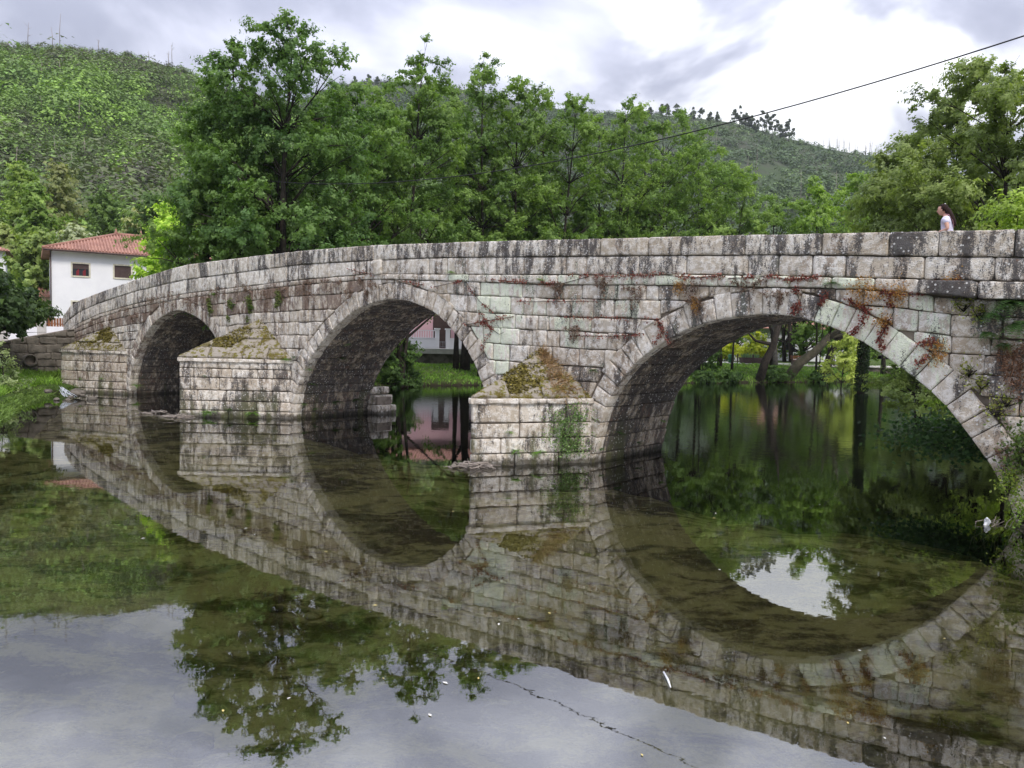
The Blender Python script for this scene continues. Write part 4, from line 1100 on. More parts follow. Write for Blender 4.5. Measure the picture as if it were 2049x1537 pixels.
for w_ in wins:
    x0, x1, z0, z1 = w_
    parts.append(([(x0, 0, z0), (x1, 0, z0), (x1, 0, z1), (x0, 0, z1), (x0, .22, z0), (x1, .22, z0), (x1, .22, z1), (x0, .22, z1)], [(0, 4, 5, 1), (1, 5, 6, 2), (2, 6, 7, 3), (3, 7, 4, 0)]))
parts.append(([(0, 0, -1.2), (0, HD, -1.2), (0, HD, hz_), (0, 0, hz_), (HW, 0, -1.2), (HW, HD, -1.2), (HW, HD, hz_), (HW, 0, hz_)], [(0, 3, 2, 1), (1, 2, 6, 5), (4, 5, 6, 7)]))
put('wall', pydata('wall', *join_data(parts), WHITEWALL), house)
SILL = simple('cream_stone_trim', (.66, .62, .50), .8)
REDC = simple('red_curtain', (.30, .02, .03), .8)
for k, (x0, x1, z0, z1) in enumerate(wins):
    wn = put('window', pydata('window', [(x0, .12, z0), (x1, .12, z0), (x1, .12, z1), (x0, .12, z1)], [(0, 1, 2, 3)], GLASSD), house)
    t_ = .13
    fv = join_data([box_data(x0 - t_, x0, -.03, .1, z0 - t_, z1 + t_), box_data(x1, x1 + t_, -.03, .1, z0 - t_, z1 + t_), box_data(x0, x1, -.03, .1, z1, z1 + t_), box_data(x0, x1, -.06, .1, z0 - t_, z0)])
    put('frame', pydata('frame', *fv, SILL), wn)
    sh = {0: .42, 1: 1.0, 2: .5, 3: 1.0, 4: 1.0}[k]
    zs_ = z1 - (z1 - z0) * sh
    nsl = max(2, int((z1 - zs_) / .075)); parts = []
    for q in range(nsl):
        zq = zs_ + (z1 - zs_) * q / nsl; parts.append(box_data(x0, x1, .06 + .008 * (q % 2), .1, zq, zq + (z1 - zs_) / nsl * .96))
    put('shutter', pydata('shutter', *join_data(parts), BROWNP), wn)
    if k == 0:
        for q in (.32, .72): put('curtain', pydata('curtain', *join_data([box_data(x0 + (x1 - x0) * (q - .09 + .03 * m_), x0 + (x1 - x0) * (q - .07 + .03 * m_), .105 + .005 * (m_ % 2), .115, z0, z0 + (z1 - z0) * (.4 + .04 * m_)) for m_ in range(6)]), REDC), wn)
# roof
ov = .65; r0x, r1x = hp(235, 462)[0], None
rx0 = hp(235, 463)[0] * 1.064; rx1 = hp(285, 466)[0] * 1.064; ry = HD / 2; zr = ZR - ZB - .38
ex0, ex1, ey0, ey1 = -ov, HW + ov, -ov, HD + ov
def ribs(pA, pB, qA, qB, n):
    """half-round tile ribs between the eave pA-pB and the ridge line qA-qB (hips make it a trapezoid)"""
    pA, pB, qA, qB = [np.array(v, float) for v in (pA, pB, qA, qB)]; L_ = np.linalg.norm(pB - pA); ee = (pB - pA) / L_
    a0 = (qA - pA) @ ee; a1 = (qB - pA) @ ee; upv = (qA - pA) - ee * a0
    out = []
    for k in range(n):
        x = (k + .5) / n * L_
        f = min(1.0, x / a0 if x < a0 else 1.0, (L_ - x) / (L_ - a1) if x > a1 else 1.0)
        if f < .03: continue
        o_ = pA + ee * x; nseg = max(2, int(f * 14)); nrm = np.cross(ee, upv); nrm /= np.linalg.norm(nrm); nrm *= np.sign(nrm[2])
        pts = []; rad = []
        for m_ in range(nseg + 1):
            pts.append(o_ + upv * f * m_ / nseg + nrm * .02); rad.append(.105 if m_ % 2 else .092)
        out.append((pts, rad))
    return out
zA = hz_ + .02
paths = ribs((ex0, ey0, zA), (ex1, ey0, zA), (rx0, ry, zr), (rx1, ry, zr), int((ex1 - ex0) / .26)) + ribs((ex0, ey1, zA), (ex0, ey0, zA), (rx0, ry, zr), (rx0, ry, zr), int((ey1 - ey0) / .26)) + ribs((ex1, ey0, zA), (ex1, ey1, zA), (rx1, ry, zr), (rx1, ry, zr), int((ey1 - ey0) / .26))
tv = tubes_data(paths, 6)
rp = ([(ex0, ey0, zA), (ex1, ey0, zA), (ex1, ey1, zA), (ex0, ey1, zA), (rx0, ry, zr), (rx1, ry, zr), (ex0, ey0, zA - .12), (ex1, ey0, zA - .12), (ex1, ey1, zA - .12), (ex0, ey1, zA - .12)],
      [(0, 1, 5, 4), (1, 2, 5), (2, 3, 4, 5), (3, 0, 4), (6, 9, 8, 7), (0, 6, 7, 1), (1, 7, 8, 2), (2, 8, 9, 3), (3, 9, 6, 0)])
roof = put('roof', pydata('roof', *join_data([rp, tv]), TERRA), house)
hips = [([(ex0, ey0, zA + .05), (rx0, ry, zr + .08)], [.14, .14]), ([(ex1, ey0, zA + .05), (rx1, ry, zr + .08)], [.14, .14]), ([(ex0, ey1, zA + .05), (rx0, ry, zr + .08)], [.14, .14]), ([(ex1, ey1, zA + .05), (rx1, ry, zr + .08)], [.14, .14]), ([(rx0, ry, zr + .08), (rx1, ry, zr + .08)], [.15, .15])]
put('ridge_tiles', tubes('ridge_tiles', hips, TERRA, 8), roof)
for x_ in (rx0, rx1): put('finial', tubes('finial', [([(x_, ry, zr), (x_, ry, zr + .28), (x_, ry, zr + .36), (x_, ry, zr + .6)], [.12, .17, .08, .05])], TERRA, 8), roof)
put('gutter', tubes('gutter', [([(ex0, ey0 - .05, zA - .1), (ex1, ey0 - .05, zA - .1)], [.07, .07]), ([(-.07, -.1, zA - .1), (-.07, -.1, -1.0)], [.06, .06])], BROWNP, 6), house)

# second house, only its corner shows at the left edge
h2A = at(12, 600, 96)[:2]
h2z = at(12, 600, 96)[2] - 2.0; h2t = at(12, 503, 96)[2]
house2 = empty('white_house', (h2A[0], h2A[1], h2z), math.atan2(e[1], e[0]), label='corner of a second white house beyond the dark glossy tree', category='house')
put('wall', boxm('wall', (-9, 0, 0, 8, -1, h2t - h2z), WHITEWALL), house2)
rp = [(-9.6, -.6, h2t - h2z), (.6, -.6, h2t - h2z), (.6, 8.6, h2t - h2z), (-9.6, 8.6, h2t - h2z), (-4.6, 4, h2t - h2z + 1.9), (-4.4, 4, h2t - h2z + 1.9)]
put('roof', pydata('roof', *join_data([(rp, [(0, 1, 5, 4), (1, 2, 5), (2, 3, 4, 5), (3, 0, 4), (0, 3, 2, 1)]), tubes_data(ribs((-9.6, -.6, h2t - h2z), (.6, -.6, h2t - h2z), (-4.6, 4, h2t - h2z + 1.9), (-4.4, 4, h2t - h2z + 1.9), 36), 6)]), TERRA), house2)
# outbuilding between tree and house
sA = at(84, 600, 86)[:2]; sz0 = at(84, 645, 86)[2]; sz1 = at(84, 592, 86)[2]
shed = empty('outbuilding', (sA[0], sA[1], sz0), math.atan2(e[1], e[0]), label='small rendered outbuilding with tiled lean-to roof beside the white house', category='shed')
put('wall', boxm('wall', (0, 1.5, 0, 3, -.5, sz1 - sz0), simple('peach_render', (.62, .44, .33), .9)), shed)
put('door', boxm('door', (.25, 1.3, -.06, -.003, -.3, 1.25), BROWNP), shed)
put('roof', pydata('roof', *join_data([([(-.3, -.4, sz1 - sz0), (1.8, -.4, sz1 - sz0), (1.8, 3, sz1 - sz0 + .9), (-.3, 3, sz1 - sz0 + .9), (-.3, -.4, sz1 - sz0 - .1), (1.8, -.4, sz1 - sz0 - .1), (1.8, 3, sz1 - sz0 + .8), (-.3, 3, sz1 - sz0 + .8)], [(0, 1, 2, 3), (4, 7, 6, 5), (0, 4, 5, 1), (1, 5, 6, 2), (3, 2, 6, 7), (0, 3, 7, 4)]), tubes_data([([(-.2 + .26 * k, -.4, sz1 - sz0 + .03), (-.2 + .26 * k, 3, sz1 - sz0 + .93)], [.1, .1]) for k in range(8)], 6)]), TERRA), shed)

# picket fence with pillars on a low white wall
fA = at(-20, 650, 66)[:2]; fB = at(150, 650, 69)[:2]; fe = fB - fA; FL = float(np.linalg.norm(fe)); fe /= FL
fz0 = at(90, 667, 67)[2]; fz1 = at(90, 653, 67)[2]; fz2 = at(90, 634, 67)[2]
fence = empty('picket_fence', (fA[0], fA[1], fz0), math.atan2(fe[1], fe[0]), label='brown picket fence between pale pillars on a low white wall', category='fence')
put('base_wall', boxm('base_wall', (0, FL, 0, .25, -1.2, fz1 - fz0), WHITEWALL), fence)
put('rail', boxm('rail', (0, FL, .10, .15, fz1 - fz0 + .16, fz1 - fz0 + .24), WOODF), fence)
pil = [FL * (82 + 20) / 170 - .1, FL * .14]
for x_ in pil: put('pillar', pydata('pillar', *join_data([box_data(x_ - .32, x_ + .32, -.06, .5, -1.2, fz2 - fz0 + .05), box_data(x_ - .38, x_ + .38, -.12, .56, fz2 - fz0 + .05, fz2 - fz0 + .14)]), CONC), fence)
pk = boxm('picket', (-.075, .075, .05, .09, fz1 - fz0, fz2 - fz0 - .05), WOODF)
x_ = .1
while x_ < FL:
    if all(abs(x_ - q) > .45 for q in pil):
        o_ = put('picket', pk, fence); o_.location = (x_, 0, R(-.02, .02))
    x_ += .215

# lamp post carrying the cable
pole_xy = np.array([.2, 27.0]) + np.array([-.7638, .6455]) * 23.3
pz0 = gz(*pole_xy)
lamp = empty('lamp_post', (pole_xy[0], pole_xy[1], pz0), 0, label='grey concrete utility pole with a street lamp beside the bright maple', category='lamp post')
put('pole', tubes('pole', [([(0, 0, -.4), (0, 0, 4), (0, 0, 12.15 - pz0)], [.15, .12, .085])], CONC, 10), lamp)
lt = at(352, 372, math.hypot(*pole_xy)) - np.array([pole_xy[0], pole_xy[1], pz0])
put('arm', tubes('arm', [([(0, 0, lt[2] - .35), (lt[0] * .5, lt[1] * .5, lt[2] - .05), (lt[0], lt[1], lt[2])], [.03, .028, .025])], METAL, 6), lamp)
hd = boxm('lamp_head', (-.32, .32, -.11, .11, -.05, .07), METAL, .04); ho = put('lamp_head', hd, lamp); ho.location = tuple(lt); ho.rotation_euler = (0, .12, math.atan2(lt[1], lt[0]))
put('bracket', boxm('bracket', (-.5, .5, -.04, .04, 11.6 - pz0, 11.7 - pz0), METAL), lamp)
cb = []
for k in np.linspace(-23.3, 29, 60):
    p = np.array([.2, 27.0]) + U * k; cb.append((p[0], p[1], 9.17 + .0052 * k * k))
put('overhead_cable', tubes('overhead_cable', [(cb, [.017] * 60)], RUBBER, 6), None, label='black overhead cable strung from the utility pole across the sky', category='cable')
pr = np.array([.2, 27.0]) + U * 29; prz = gz(*pr)
p2 = empty('utility_pole', (pr[0], pr[1], prz), 0, label='concrete utility pole on the right bank holding the cable', category='utility pole')
put('pole', tubes('pole', [([(0, 0, -.4), (0, 0, 5), (0, 0, 13.7 - prz)], [.15, .12, .085])], CONC, 10), p2)
put('crossarm', boxm('crossarm', (-.5, .5, -.05, .05, 13.3 - prz, 13.4 - prz), METAL), p2)

# ------------------------------------------------------------------ far bank seen through the middle arch: pink house and its wall
def fpx(px, py, A, n3):
    r = ray(px, py); T = (A @ n3) / (r[:2] @ n3); p = r[:2] * T
    return p, float(r[2] * T + CAMZ)
pkA = at(790, 690, 67)[:2]; pkB = at(1010, 690, 68.5)[:2]; pe = pkB - pkA; PL = float(np.linalg.norm(pe)); pe /= PL; pn = np.array([-pe[1], pe[0]])
def px_along(px): 
    p, _ = fpx(px, 690, pkA, pn); return float((p - pkA) @ pe)
pz_ = lambda py: fpx(890, py, pkA, pn)[1]
zg = pz_(697)
pink = empty('pink_house', (pkA[0] + pn[0] * 3, pkA[1] + pn[1] * 3, zg), math.atan2(pe[1], pe[0]), label='pink house with a dark brown garage door across the river', category='house')
put('wall', boxm('wall', (-1, PL + 1.5, 0, 8, -1.5, 4.6), PINK), pink)
gx0, gx1 = px_along(875), px_along(912)
gd = put('garage_door', pydata('garage_door', *join_data([box_data(gx0, gx1, -.07, -.003, 0, 2.9)] + [box_data(gx0 + .02, gx1 - .02, -.09, -.0705, .12 + .36 * k, .44 + .36 * k) for k in range(8)]), BROWNP), pink)
for x_ in (gx0 - 3.2, gx1 + 1.6):
    wn = put('window', boxm('window', (x_, x_ + 1.3, -.03, -.003, 1.9, 3.1), GLASSD), pink)
    put('frame', pydata('frame', *join_data([box_data(x_ - .1, x_, -.08, -.003, 1.8, 3.2), box_data(x_ + 1.3, x_ + 1.4, -.08, -.003, 1.8, 3.2), box_data(x_, x_ + 1.3, -.08, -.003, 3.1, 3.2), box_data(x_, x_ + 1.3, -.1, -.003, 1.8, 1.9)]), CONC), wn)
put('roof', pydata('roof', *join_data([([(-1.6, -.6, 4.6), (PL + 2.1, -.6, 4.6), (PL + 2.1, 8.6, 4.6), (-1.6, 8.6, 4.6), (2.5, 4, 6.3), (PL - 2, 4, 6.3)], [(0, 1, 5, 4), (1, 2, 5), (2, 3, 4, 5), (3, 0, 4), (0, 3, 2, 1)]), tubes_data(ribs((-1.6, -.6, 4.6), (PL + 2.1, -.6, 4.6), (2.5, 4, 6.3), (PL - 2, 4, 6.3), 50), 5)]), TERRA), pink)
gw = empty('garden_wall', (pkA[0], pkA[1], zg), math.atan2(pe[1], pe[0]), label='white garden wall with pillars, railing and a low gate before the pink house', category='wall')
go0, go1 = px_along(878), px_along(893)
hw_ = pz_(678) - zg; hp_ = pz_(660) - zg
for (x0, x1) in ((-1, go0 - .3), (go1 + .3, PL + 1)): put('wall', pydata('wall', *join_data([box_data(x0, x1, 0, .22, -1.5, hw_), box_data(x0, x1, -.04, .26, hw_, hw_ + .07)]), WHITEWALL), gw)
for x_ in (go0 - .14, go1 + .14, go0 - 4.2, go1 + 3.4): put('pillar', pydata('pillar', *join_data([box_data(x_ - .17, x_ + .17, -.06, .3, -1.5, hp_), box_data(x_ - .24, x_ + .24, -.13, .37, hp_, hp_ + .12)]), WHITEWALL), gw)
bar = boxm('railing_bar', (-.03, .03, .08, .12, hw_ + .05, hp_ - .12), WHITEWALL)
for k in range(40):
    x_ = -.9 + k * .21
    if x_ < go0 - .4 and abs(x_ - (go0 - 4.2)) > .2: o_ = put('railing_bar', bar, gw); o_.location.x = x_
put('rail', boxm('rail', (-1, go0 - .31, .06, .14, hp_ - .12, hp_ - .06), WHITEWALL), gw)
gt = put('gate', tubes('gate', [([(go0 + .03, .1, .12), (go1 - .03, .1, .12)], [.02, .02]), ([(go0 + .03, .1, .55), (go1 - .03, .1, .55)], [.02, .02])], METAL, 5), gw)
for k in range(5): put('gate_bar', tubes('gate_bar', [([(go0 + .05 + k * (go1 - go0 - .1) / 4, .1, .02), (go0 + .05 + k * (go1 - go0 - .1) / 4, .1, .6)], [.018, .018])], METAL, 5), gt)
# pavement slab and dark wall below it
q0 = pkA - pn * .1; 
pv = empty('river_wall', (pkA[0], pkA[1], 0), math.atan2(pe[1], pe[0]), label='dark river wall capped by a pale pavement edge below the garden wall', category='wall')
put('pavement_edge', boxm('pavement_edge', (-3, PL + 3, -2.6, -.06, pz_(706) - .05, zg - .02), CONC), pv)
put('wall', boxm('wall', (-3, PL + 3, -2.35, -.3, -.3, pz_(706) - .053), RUBBLE), pv)

# ------------------------------------------------------------------ park seen through the widest arch
wp = onz(1500, 766, 0)
def park(px, py, d): return at(px, py, d)
def base_at(px, d):
    b0 = at(px, 700, d); b0[2] = gz(b0[0], b0[1]); return b0
# footpath on a low stone edge
pa, pb = base_at(1330, 80), base_at(1960, 92)
pe2 = (pb - pa)[:2]; L2 = float(np.linalg.norm(pe2)); pe2 /= L2
zp = at(1500, 728, 82)[2]
fp = empty('path_kerb', (pa[0], pa[1], 0), math.atan2(pe2[1], pe2[0]), label='pale paved riverside path on a low dark kerb in the park', category='path')
put('paving', boxm('paving', (0, L2, 0, 6.5, zp - .12, zp), CONC), fp)
put('kerb', boxm('kerb', (0, L2, .12, 6.2, .3, zp - .123), RUBBLE), fp)
for k, px in enumerate((1478, 1509, 1540, 1587, 1672, 1700)):
    f0 = L2 * (px - 1330) / 630; loc = pa[:2] + pe2 * f0 + np.array([-pe2[1], pe2[0]]) * .25
    put('bollard', tubes('bollard', [([(0, 0, -.02), (0, 0, .75), (0, 0, .82), (0, 0, .95)], [.075, .065, .085, .05])], BROWNP, 8), None, tuple((*loc, zp)), label='short dark post on the edge of the riverside path', category='bollard', group='posts along the riverside path')
# planter trough
pt = at(1502, 712, 84); pt[2] = zp
tro = empty('planter', tuple(pt), .2, label='dark trough planter with grassy plants on the riverside path', category='planter')
put('trough', pydata('trough', [(-1, -.3, 0), (1, -.3, 0), (1, .3, 0), (-1, .3, 0), (-1.12, -.4, .6), (1.12, -.4, .6), (1.12, .4, .6), (-1.12, .4, .6)], [(0, 3, 2, 1), (4, 5, 6, 7), (0, 1, 5, 4), (1, 2, 6, 5), (2, 3, 7, 6), (3, 0, 4, 7)], BROWNP), tro)
def tuft_polys(n, R0, h, rng, lean=.5, w=.02):
    a = rng.uniform(0, 6.283, n); r = np.sqrt(rng.random(n)) * np.asarray(R0); b0 = np.stack([np.cos(a) * r, np.sin(a) * r, np.zeros(n)], 1)
    d = unit(np.stack([rng.normal(size=n) * lean, rng.normal(size=n) * lean, np.ones(n)], 1)) * (h * rng.uniform(.5, 1.1, n))[:, None]
    side = unit(np.cross(d, rng.normal(size=(n, 3)))) * w
    mid = b0 + d * .55; tip = b0 + d + np.stack([d[:, 0], d[:, 1], -abs(d[:, 2]) * .15], 1) * .35
    return np.stack([b0 - side, b0 + side, mid + side * .8, tip, mid - side * .8], 1)
tp_ = tuft_polys(260, 1.0, .55, g, .35, .03); tp_[:, :, 1] *= .32; tp_[:, :, 2] += .58
put('plants', quad_mesh('plants', tp_, GRASSM, tints(260, (.12, .22, .1), (.25, .36, .2))), tro)
tubp = at(1463, 716, 84); tubp[2] = zp
put('litter_bin', tubes('litter_bin', [([(0, 0, 0), (0, 0, .6), (0, 0, .66), (0, 0, .85), (0, 0, .9)], [.26, .3, .33, .32, .2])], simple('green_plastic', (.03, .16, .06), .5), 12), None, tuple(tubp), label='green bin beside the trough planter', category='bin')
bs = at(1600, 712, 88); bs[2] = zp
bench = empty('park_bench', tuple(bs), .25, label='wooden park bench on the grass behind the riverside path', category='bench')
for k in range(3): put('seat_slat', boxm('seat_slat', (-.9, .9, -.3 + k * .17, -.17 + k * .17, .42, .46), WOODF), bench)
for k in range(2): put('back_slat', boxm('back_slat', (-.9, .9, .24, .28, .55 + k * .2, .69 + k * .2), WOODF), bench)
for x_ in (-.7, .7): put('leg', pydata('leg', *join_data([box_data(x_ - .04, x_ + .04, -.28, .235, -.02, .418), box_data(x_ - .04, x_ + .04, .236, .238 + .06, -.02, .9)]), BROWNP), bench)
# white park building
wbp = at(1570, 700, 108); wbp[2] = gz(wbp[0], wbp[1])
wb = empty('park_building', tuple(wbp), -.1, label='pale low building behind the park trees', category='building')
put('wall', boxm('wall', (-7, 9, 0, 6, -.5, 4.2), WHITEWALL), wb)
put('roof', pydata('roof', [(-7.5, -.6, 4.2), (9.5, -.6, 4.2), (9.5, 6.6, 4.2), (-7.5, 6.6, 4.2), (-5, 3, 5.8), (7, 3, 5.8)], [(0, 1, 5, 4), (1, 2, 5), (2, 3, 4, 5), (3, 0, 4), (0, 3, 2, 1)], TERRA), wb)
for x_ in (-4.5, 0, 4.5): put('window', boxm('window', (x_, x_ + 1.3, -.05, -.003, 1.2, 2.6), GLASSD), wb)
# shrubs and trunks
tree_px('forsythia_bush', 'yellow flowering bush behind the trough planter', 1515, 1515, 668, 92, 28, cat='bush', clumps=20, per=120, leaf=.26, cols=((.15, .2, .02), (.30, .33, .03)), seed=150, low=.15, r0=.06, rc=(.5, .9))
tree_px('forsythia_bush', 'second yellow bush further along the path', 1455, 1450, 672, 94, 26, cat='bush', clumps=16, per=120, leaf=.26, cols=((.16, .22, .02), (.32, .34, .03)), seed=151, low=.15, r0=.06, rc=(.5, .9))
tree_px('pale_sapling', 'pale leafy sapling beside the ivy covered trunk', 1690, 1700, 655, 66, 32, clumps=22, per=150, leaf=.2, cols=((.17, .22, .06), (.30, .36, .12)), seed=152, low=.12, r0=.06, rc=(.45, .8))
for k, (px, py, d, hw, lab) in enumerate([(1470, 560, 100, 70, 'leafy tree behind the yellow bushes'), (1610, 555, 102, 75, 'leafy tree before the pale building'), (1720, 560, 96, 70, 'leafy tree behind the ivy covered trunk')]):
    tree_px('park_tree', lab, px, px, py, d, hw, clumps=34, per=110, leaf=.3, cols=((.04, .09, .022), (.11, .18, .045)), seed=400 + k, low=.06, r0=.2, rc=(.9, 1.6))
def leaning(name, label, pts_px, d, rads, seed, mat=BARK, crown=None):
    P = [at(px, py, d + dd) for px, py, dd in pts_px]
    P[0][2] = gz(P[0][0], P[0][1]) - .3
    b0 = P[0].copy(); root = empty(name, (b0[0], b0[1], b0[2] + .3), label=label, category='tree')
    Q = [p - np.array([b0[0], b0[1], b0[2] + .3]) for p in P]
    rng = np.random.default_rng(seed); paths = [(Q, rads)]
    cen, rd = [], []
    for k in range(9):
        s0 = Q[-1] if k > 2 else Q[-2]; c = s0 + np.array([rng.normal() * 2.2, rng.normal() * 2.0, rng.uniform(.6, 4.5)])
        paths.append(([s0, (s0 + c) / 2 + rng.normal(size=3) * .3, c], [rads[-1] * .8, rads[-1] * .5, .02])); cen.append(c); rd.append(rng.uniform(.9, 1.7))
    put('trunk', tubes('trunk', paths, mat, 8), root)
    pp, ids = crown_points(cen, rd, crown or 150, rng)
    put('crown', quad_mesh('crown', leaf_polys(pp, .2, rng=rng), LEAF, tints(len(pp), (.07, .13, .035), (.16, .24, .06), rng)), root)
leaning('leaning_tree', 'slanting dark trunk rooted at the water edge in the park', [(1518, 765, 3), (1532, 722, 3), (1548, 690, 3), (1560, 640, 3)], 67.5, [.42, .36, .3, .24], 160)
leaning('leaning_tree', 'thick trunk leaning far over the lawn', [(1572, 752, 4), (1602, 724, 4), (1630, 705, 4), (1655, 678, 4), (1670, 645, 4)], 69.5, [.5, .42, .36, .3, .22], 161, simple('mossy_bark', (.10, .085, .06), .95, (.05, .05, .03), 3, .8, 10))
leaning('leaning_tree', 'grey leaning trunk with shrubby foot in the park', [(1645, 742, 5), (1660, 715, 5), (1672, 690, 5), (1690, 640, 5)], 70, [.45, .36, .3, .22], 162)
leaning('park_tree', 'upright pale trunk on the park lawn', [(1550, 742, 8), (1550, 710, 8), (1548, 680, 8), (1546, 630, 8)], 74, [.36, .3, .26, .2], 163, BARKG)
leaning('park_tree', 'upright brown trunk before the pale building', [(1583, 722, 14), (1582, 690, 14), (1580, 640, 14)], 84, [.3, .26, .2], 164)
leaning('park_tree', 'second upright trunk before the pale building', [(1570, 722, 14), (1568, 690, 14), (1566, 640, 14)], 86, [.26, .22, .18], 165)
leaning('park_tree', 'trunk on the lawn by the garden wall', [(930, 735, 0), (932, 700, 0), (934, 640, 0), (940, 560, 0)], 58, [.42, .34, .28, .2], 166)
# ivy clad trunk growing at the water edge
ib = onz(1722, 786, 0); ivy = empty('ivy_tree', (ib[0], ib[1], -.1), label='black ivy covered trunk standing in the river margin', category='tree')
it = at(1738, 560, math.hypot(ib[0], ib[1])) - np.array([ib[0], ib[1], -.1])
put('trunk', tubes('trunk', [([(0, 0, -1.3), (0, 0, 1), it * .5, it], [.3, .26, .22, .16])] + [([it * f, it * f + np.array([math.cos(a) * 2.4, math.sin(a) * 2.4, 2.6])], [.1, .02]) for f, a in ((.6, .5), (.75, 2.6), (.85, 4.4), (1, 1.5), (1, 3.6), (1, 5.5))], BARK, 8), ivy)
n = 5200; f = g.random(n); a = g.uniform(0, 6.283, n); rr_ = (.28 + .22 * g.random(n)) * (1 - .3 * f)
pp = it * f[:, None] + np.stack([np.cos(a) * rr_, np.sin(a) * rr_, g.normal(size=n) * .1], 1); pp = pp[pp[:, 2] > .15]
put('ivy', quad_mesh('ivy', leaf_polys(pp, .13, .85, rng=g), LEAF, tints(len(pp), (.008, .02, .007), (.03, .055, .016))), ivy)
cen = [it * f + np.array([math.cos(a) * 2.2, math.sin(a) * 2.2, 2.6 * 1]) + g.normal(size=3) * .7 for f, a in ((.6, .5), (.75, 2.6), (.85, 4.4), (1, 1.5), (1, 3.6), (1, 5.5), (1.1, 0), (1.2, 2), (1.15, 4))]
pp, _ = crown_points(cen, [1.5] * len(cen), 70, g)
put('crown', quad_mesh('crown', leaf_polys(pp, .17, rng=g), LEAF, tints(len(pp), (.07, .13, .03), (.15, .22, .06))), ivy)
# bushes at the far water's edge
def bush(px, py, wpx, d, label, cl, seed, per=260, leaf=.14, sink=.25, name='bank_bush', hfrac=1.0):
    b0 = at(px, 766, d); b0[2] = gz(b0[0], b0[1]) - sink; tp = at(px, py, d)
    return make_tree(name, label, b0, tp, wpx / F * d, cat='bush', clumps=16, per=per, leaf=leaf, cols=cl, seed=seed, low=.0, r0=.05, rc=(.35, .65), profile=[(0, .9), (.4, 1), (.75, .8), (1, .35)])
DG = ((.016, .04, .012), (.05, .095, .026))
bush(815, 688, 30, 50.5, 'dark leafy bush at the water edge beside the pink reflection', DG, 170, 420)
bush(775, 700, 26, 49, 'dark bush behind the middle pier', DG, 171, 420)
bush(1550, 735, 26, 71.8, 'dark bush between the leaning trunks', DG, 172)
bush(1640, 745, 22, 75.2, 'dark bush at the foot of the grey leaning trunk', DG, 173)
bush(1455, 742, 26, 67.8, 'dark low bush on the far waterline by the lawn', DG, 174)
bush(1345, 640, 45, 66.5, 'tall dark bush behind the lit arch wall', DG, 178, 300, .17)
bush(1405, 655, 40, 70, 'dark bush before the first bollard', DG, 179, 300, .17)
bush(1410, 745, 24, 66, 'dark low bush beside the lit arch wall', DG, 175)
bush(1820, 735, 40, 86, 'green bush on the far bank behind the ivy trunk', ((.05, .10, .02), (.12, .2, .05)), 176)
bush(1880, 700, 60, 88, 'tall green bush at the right end of the park', ((.04, .09, .02), (.1, .17, .045)), 177, 300, .16)

# ------------------------------------------------------------------ grass
def grass_patch(name, label, n, pts_fn, h, cols_, w=.012, lean=.35, cat='grass', mat=None):
    P = pts_fn(n); n = len(P); P[:, 2] = ground_z(P[:, 0], P[:, 1]) - .02
    T = tuft_polys(n, 0.0, h, g, lean, w) if np.isscalar(h) else None
    T = T + P[:, None, :]
    pn_ = vnoise(P[:, 0] * .9, P[:, 1] * .9, 17)
    tn = tints(n, *cols_) * (.7 + .6 * pn_)[:, None]
    put(name, quad_mesh(name, T, mat or GRASSM, tn), None, kind='stuff', label=label, category=cat)
def left_pts(n):
    x = g.uniform(-32, -15, n * 3); y = g.uniform(23, 43, n * 3); d = river_dist(x, y); aw = above_wall(x, y)
    s_ = (x - O[0]) * U[0] + (y - O[1]) * U[1]; t_ = (x - O[0]) * NV[0] + (y - O[1]) * NV[1]
    k = (d > .75) & (aw < .0) & ~((s_ > -25.2) & (t_ > -1.9)); P = np.stack([x[k], y[k], 0 * x[k]], 1); return P[:n]
grass_patch('bank_grass', 'tall bright green grass on the bank below the retaining wall', 26000, left_pts, .42, ((.13, .25, .03), (.26, .41, .07)), .022, .4)
def edge_pts(n):
    x = g.uniform(-23, -15, n * 12); y = g.uniform(23, 42, n * 12); d = river_dist(x, y)
    k = (d > -.05) & (d < .5); P = np.stack([x[k], y[k], 0 * x[k]], 1); return P[:n]
grass_patch('edge_weeds', 'dark weeds trailing along the water edge of the near bank', 3200, edge_pts, .24, ((.08, .14, .03), (.18, .27, .06)), .02, .8, 'weeds')
def far_pts(n):
    x = g.uniform(-14, 44, n * 4); y = g.uniform(45, 86, n * 4); d = river_dist(x, y)
    k = (d > .05) & (d < 9); P = np.stack([x[k], y[k], 0 * x[k]], 1); return P[:n]
grass_patch('lawn_grass', 'short green lawn grass on the far bank', 26000, far_pts, .26, ((.10, .21, .028), (.2, .33, .055)), .03, .5)
# shrub by the pipe at the left edge
b0 = at(8, 720, 41); b0[2] = gz(b0[0], b0[1]) - .1
make_tree('willow_bush', 'grey green rounded shrub on the grass by the drain pipe', b0, at(0, 688, 41), 1.05, cat='bush', clumps=14, per=420, leaf=.09, cols=((.10, .15, .08), (.19, .24, .13)), seed=201, low=0, r0=.04, rc=(.3, .5), profile=[(0, .9), (.4, 1), (.8, .8), (1, .4)], axc=False)
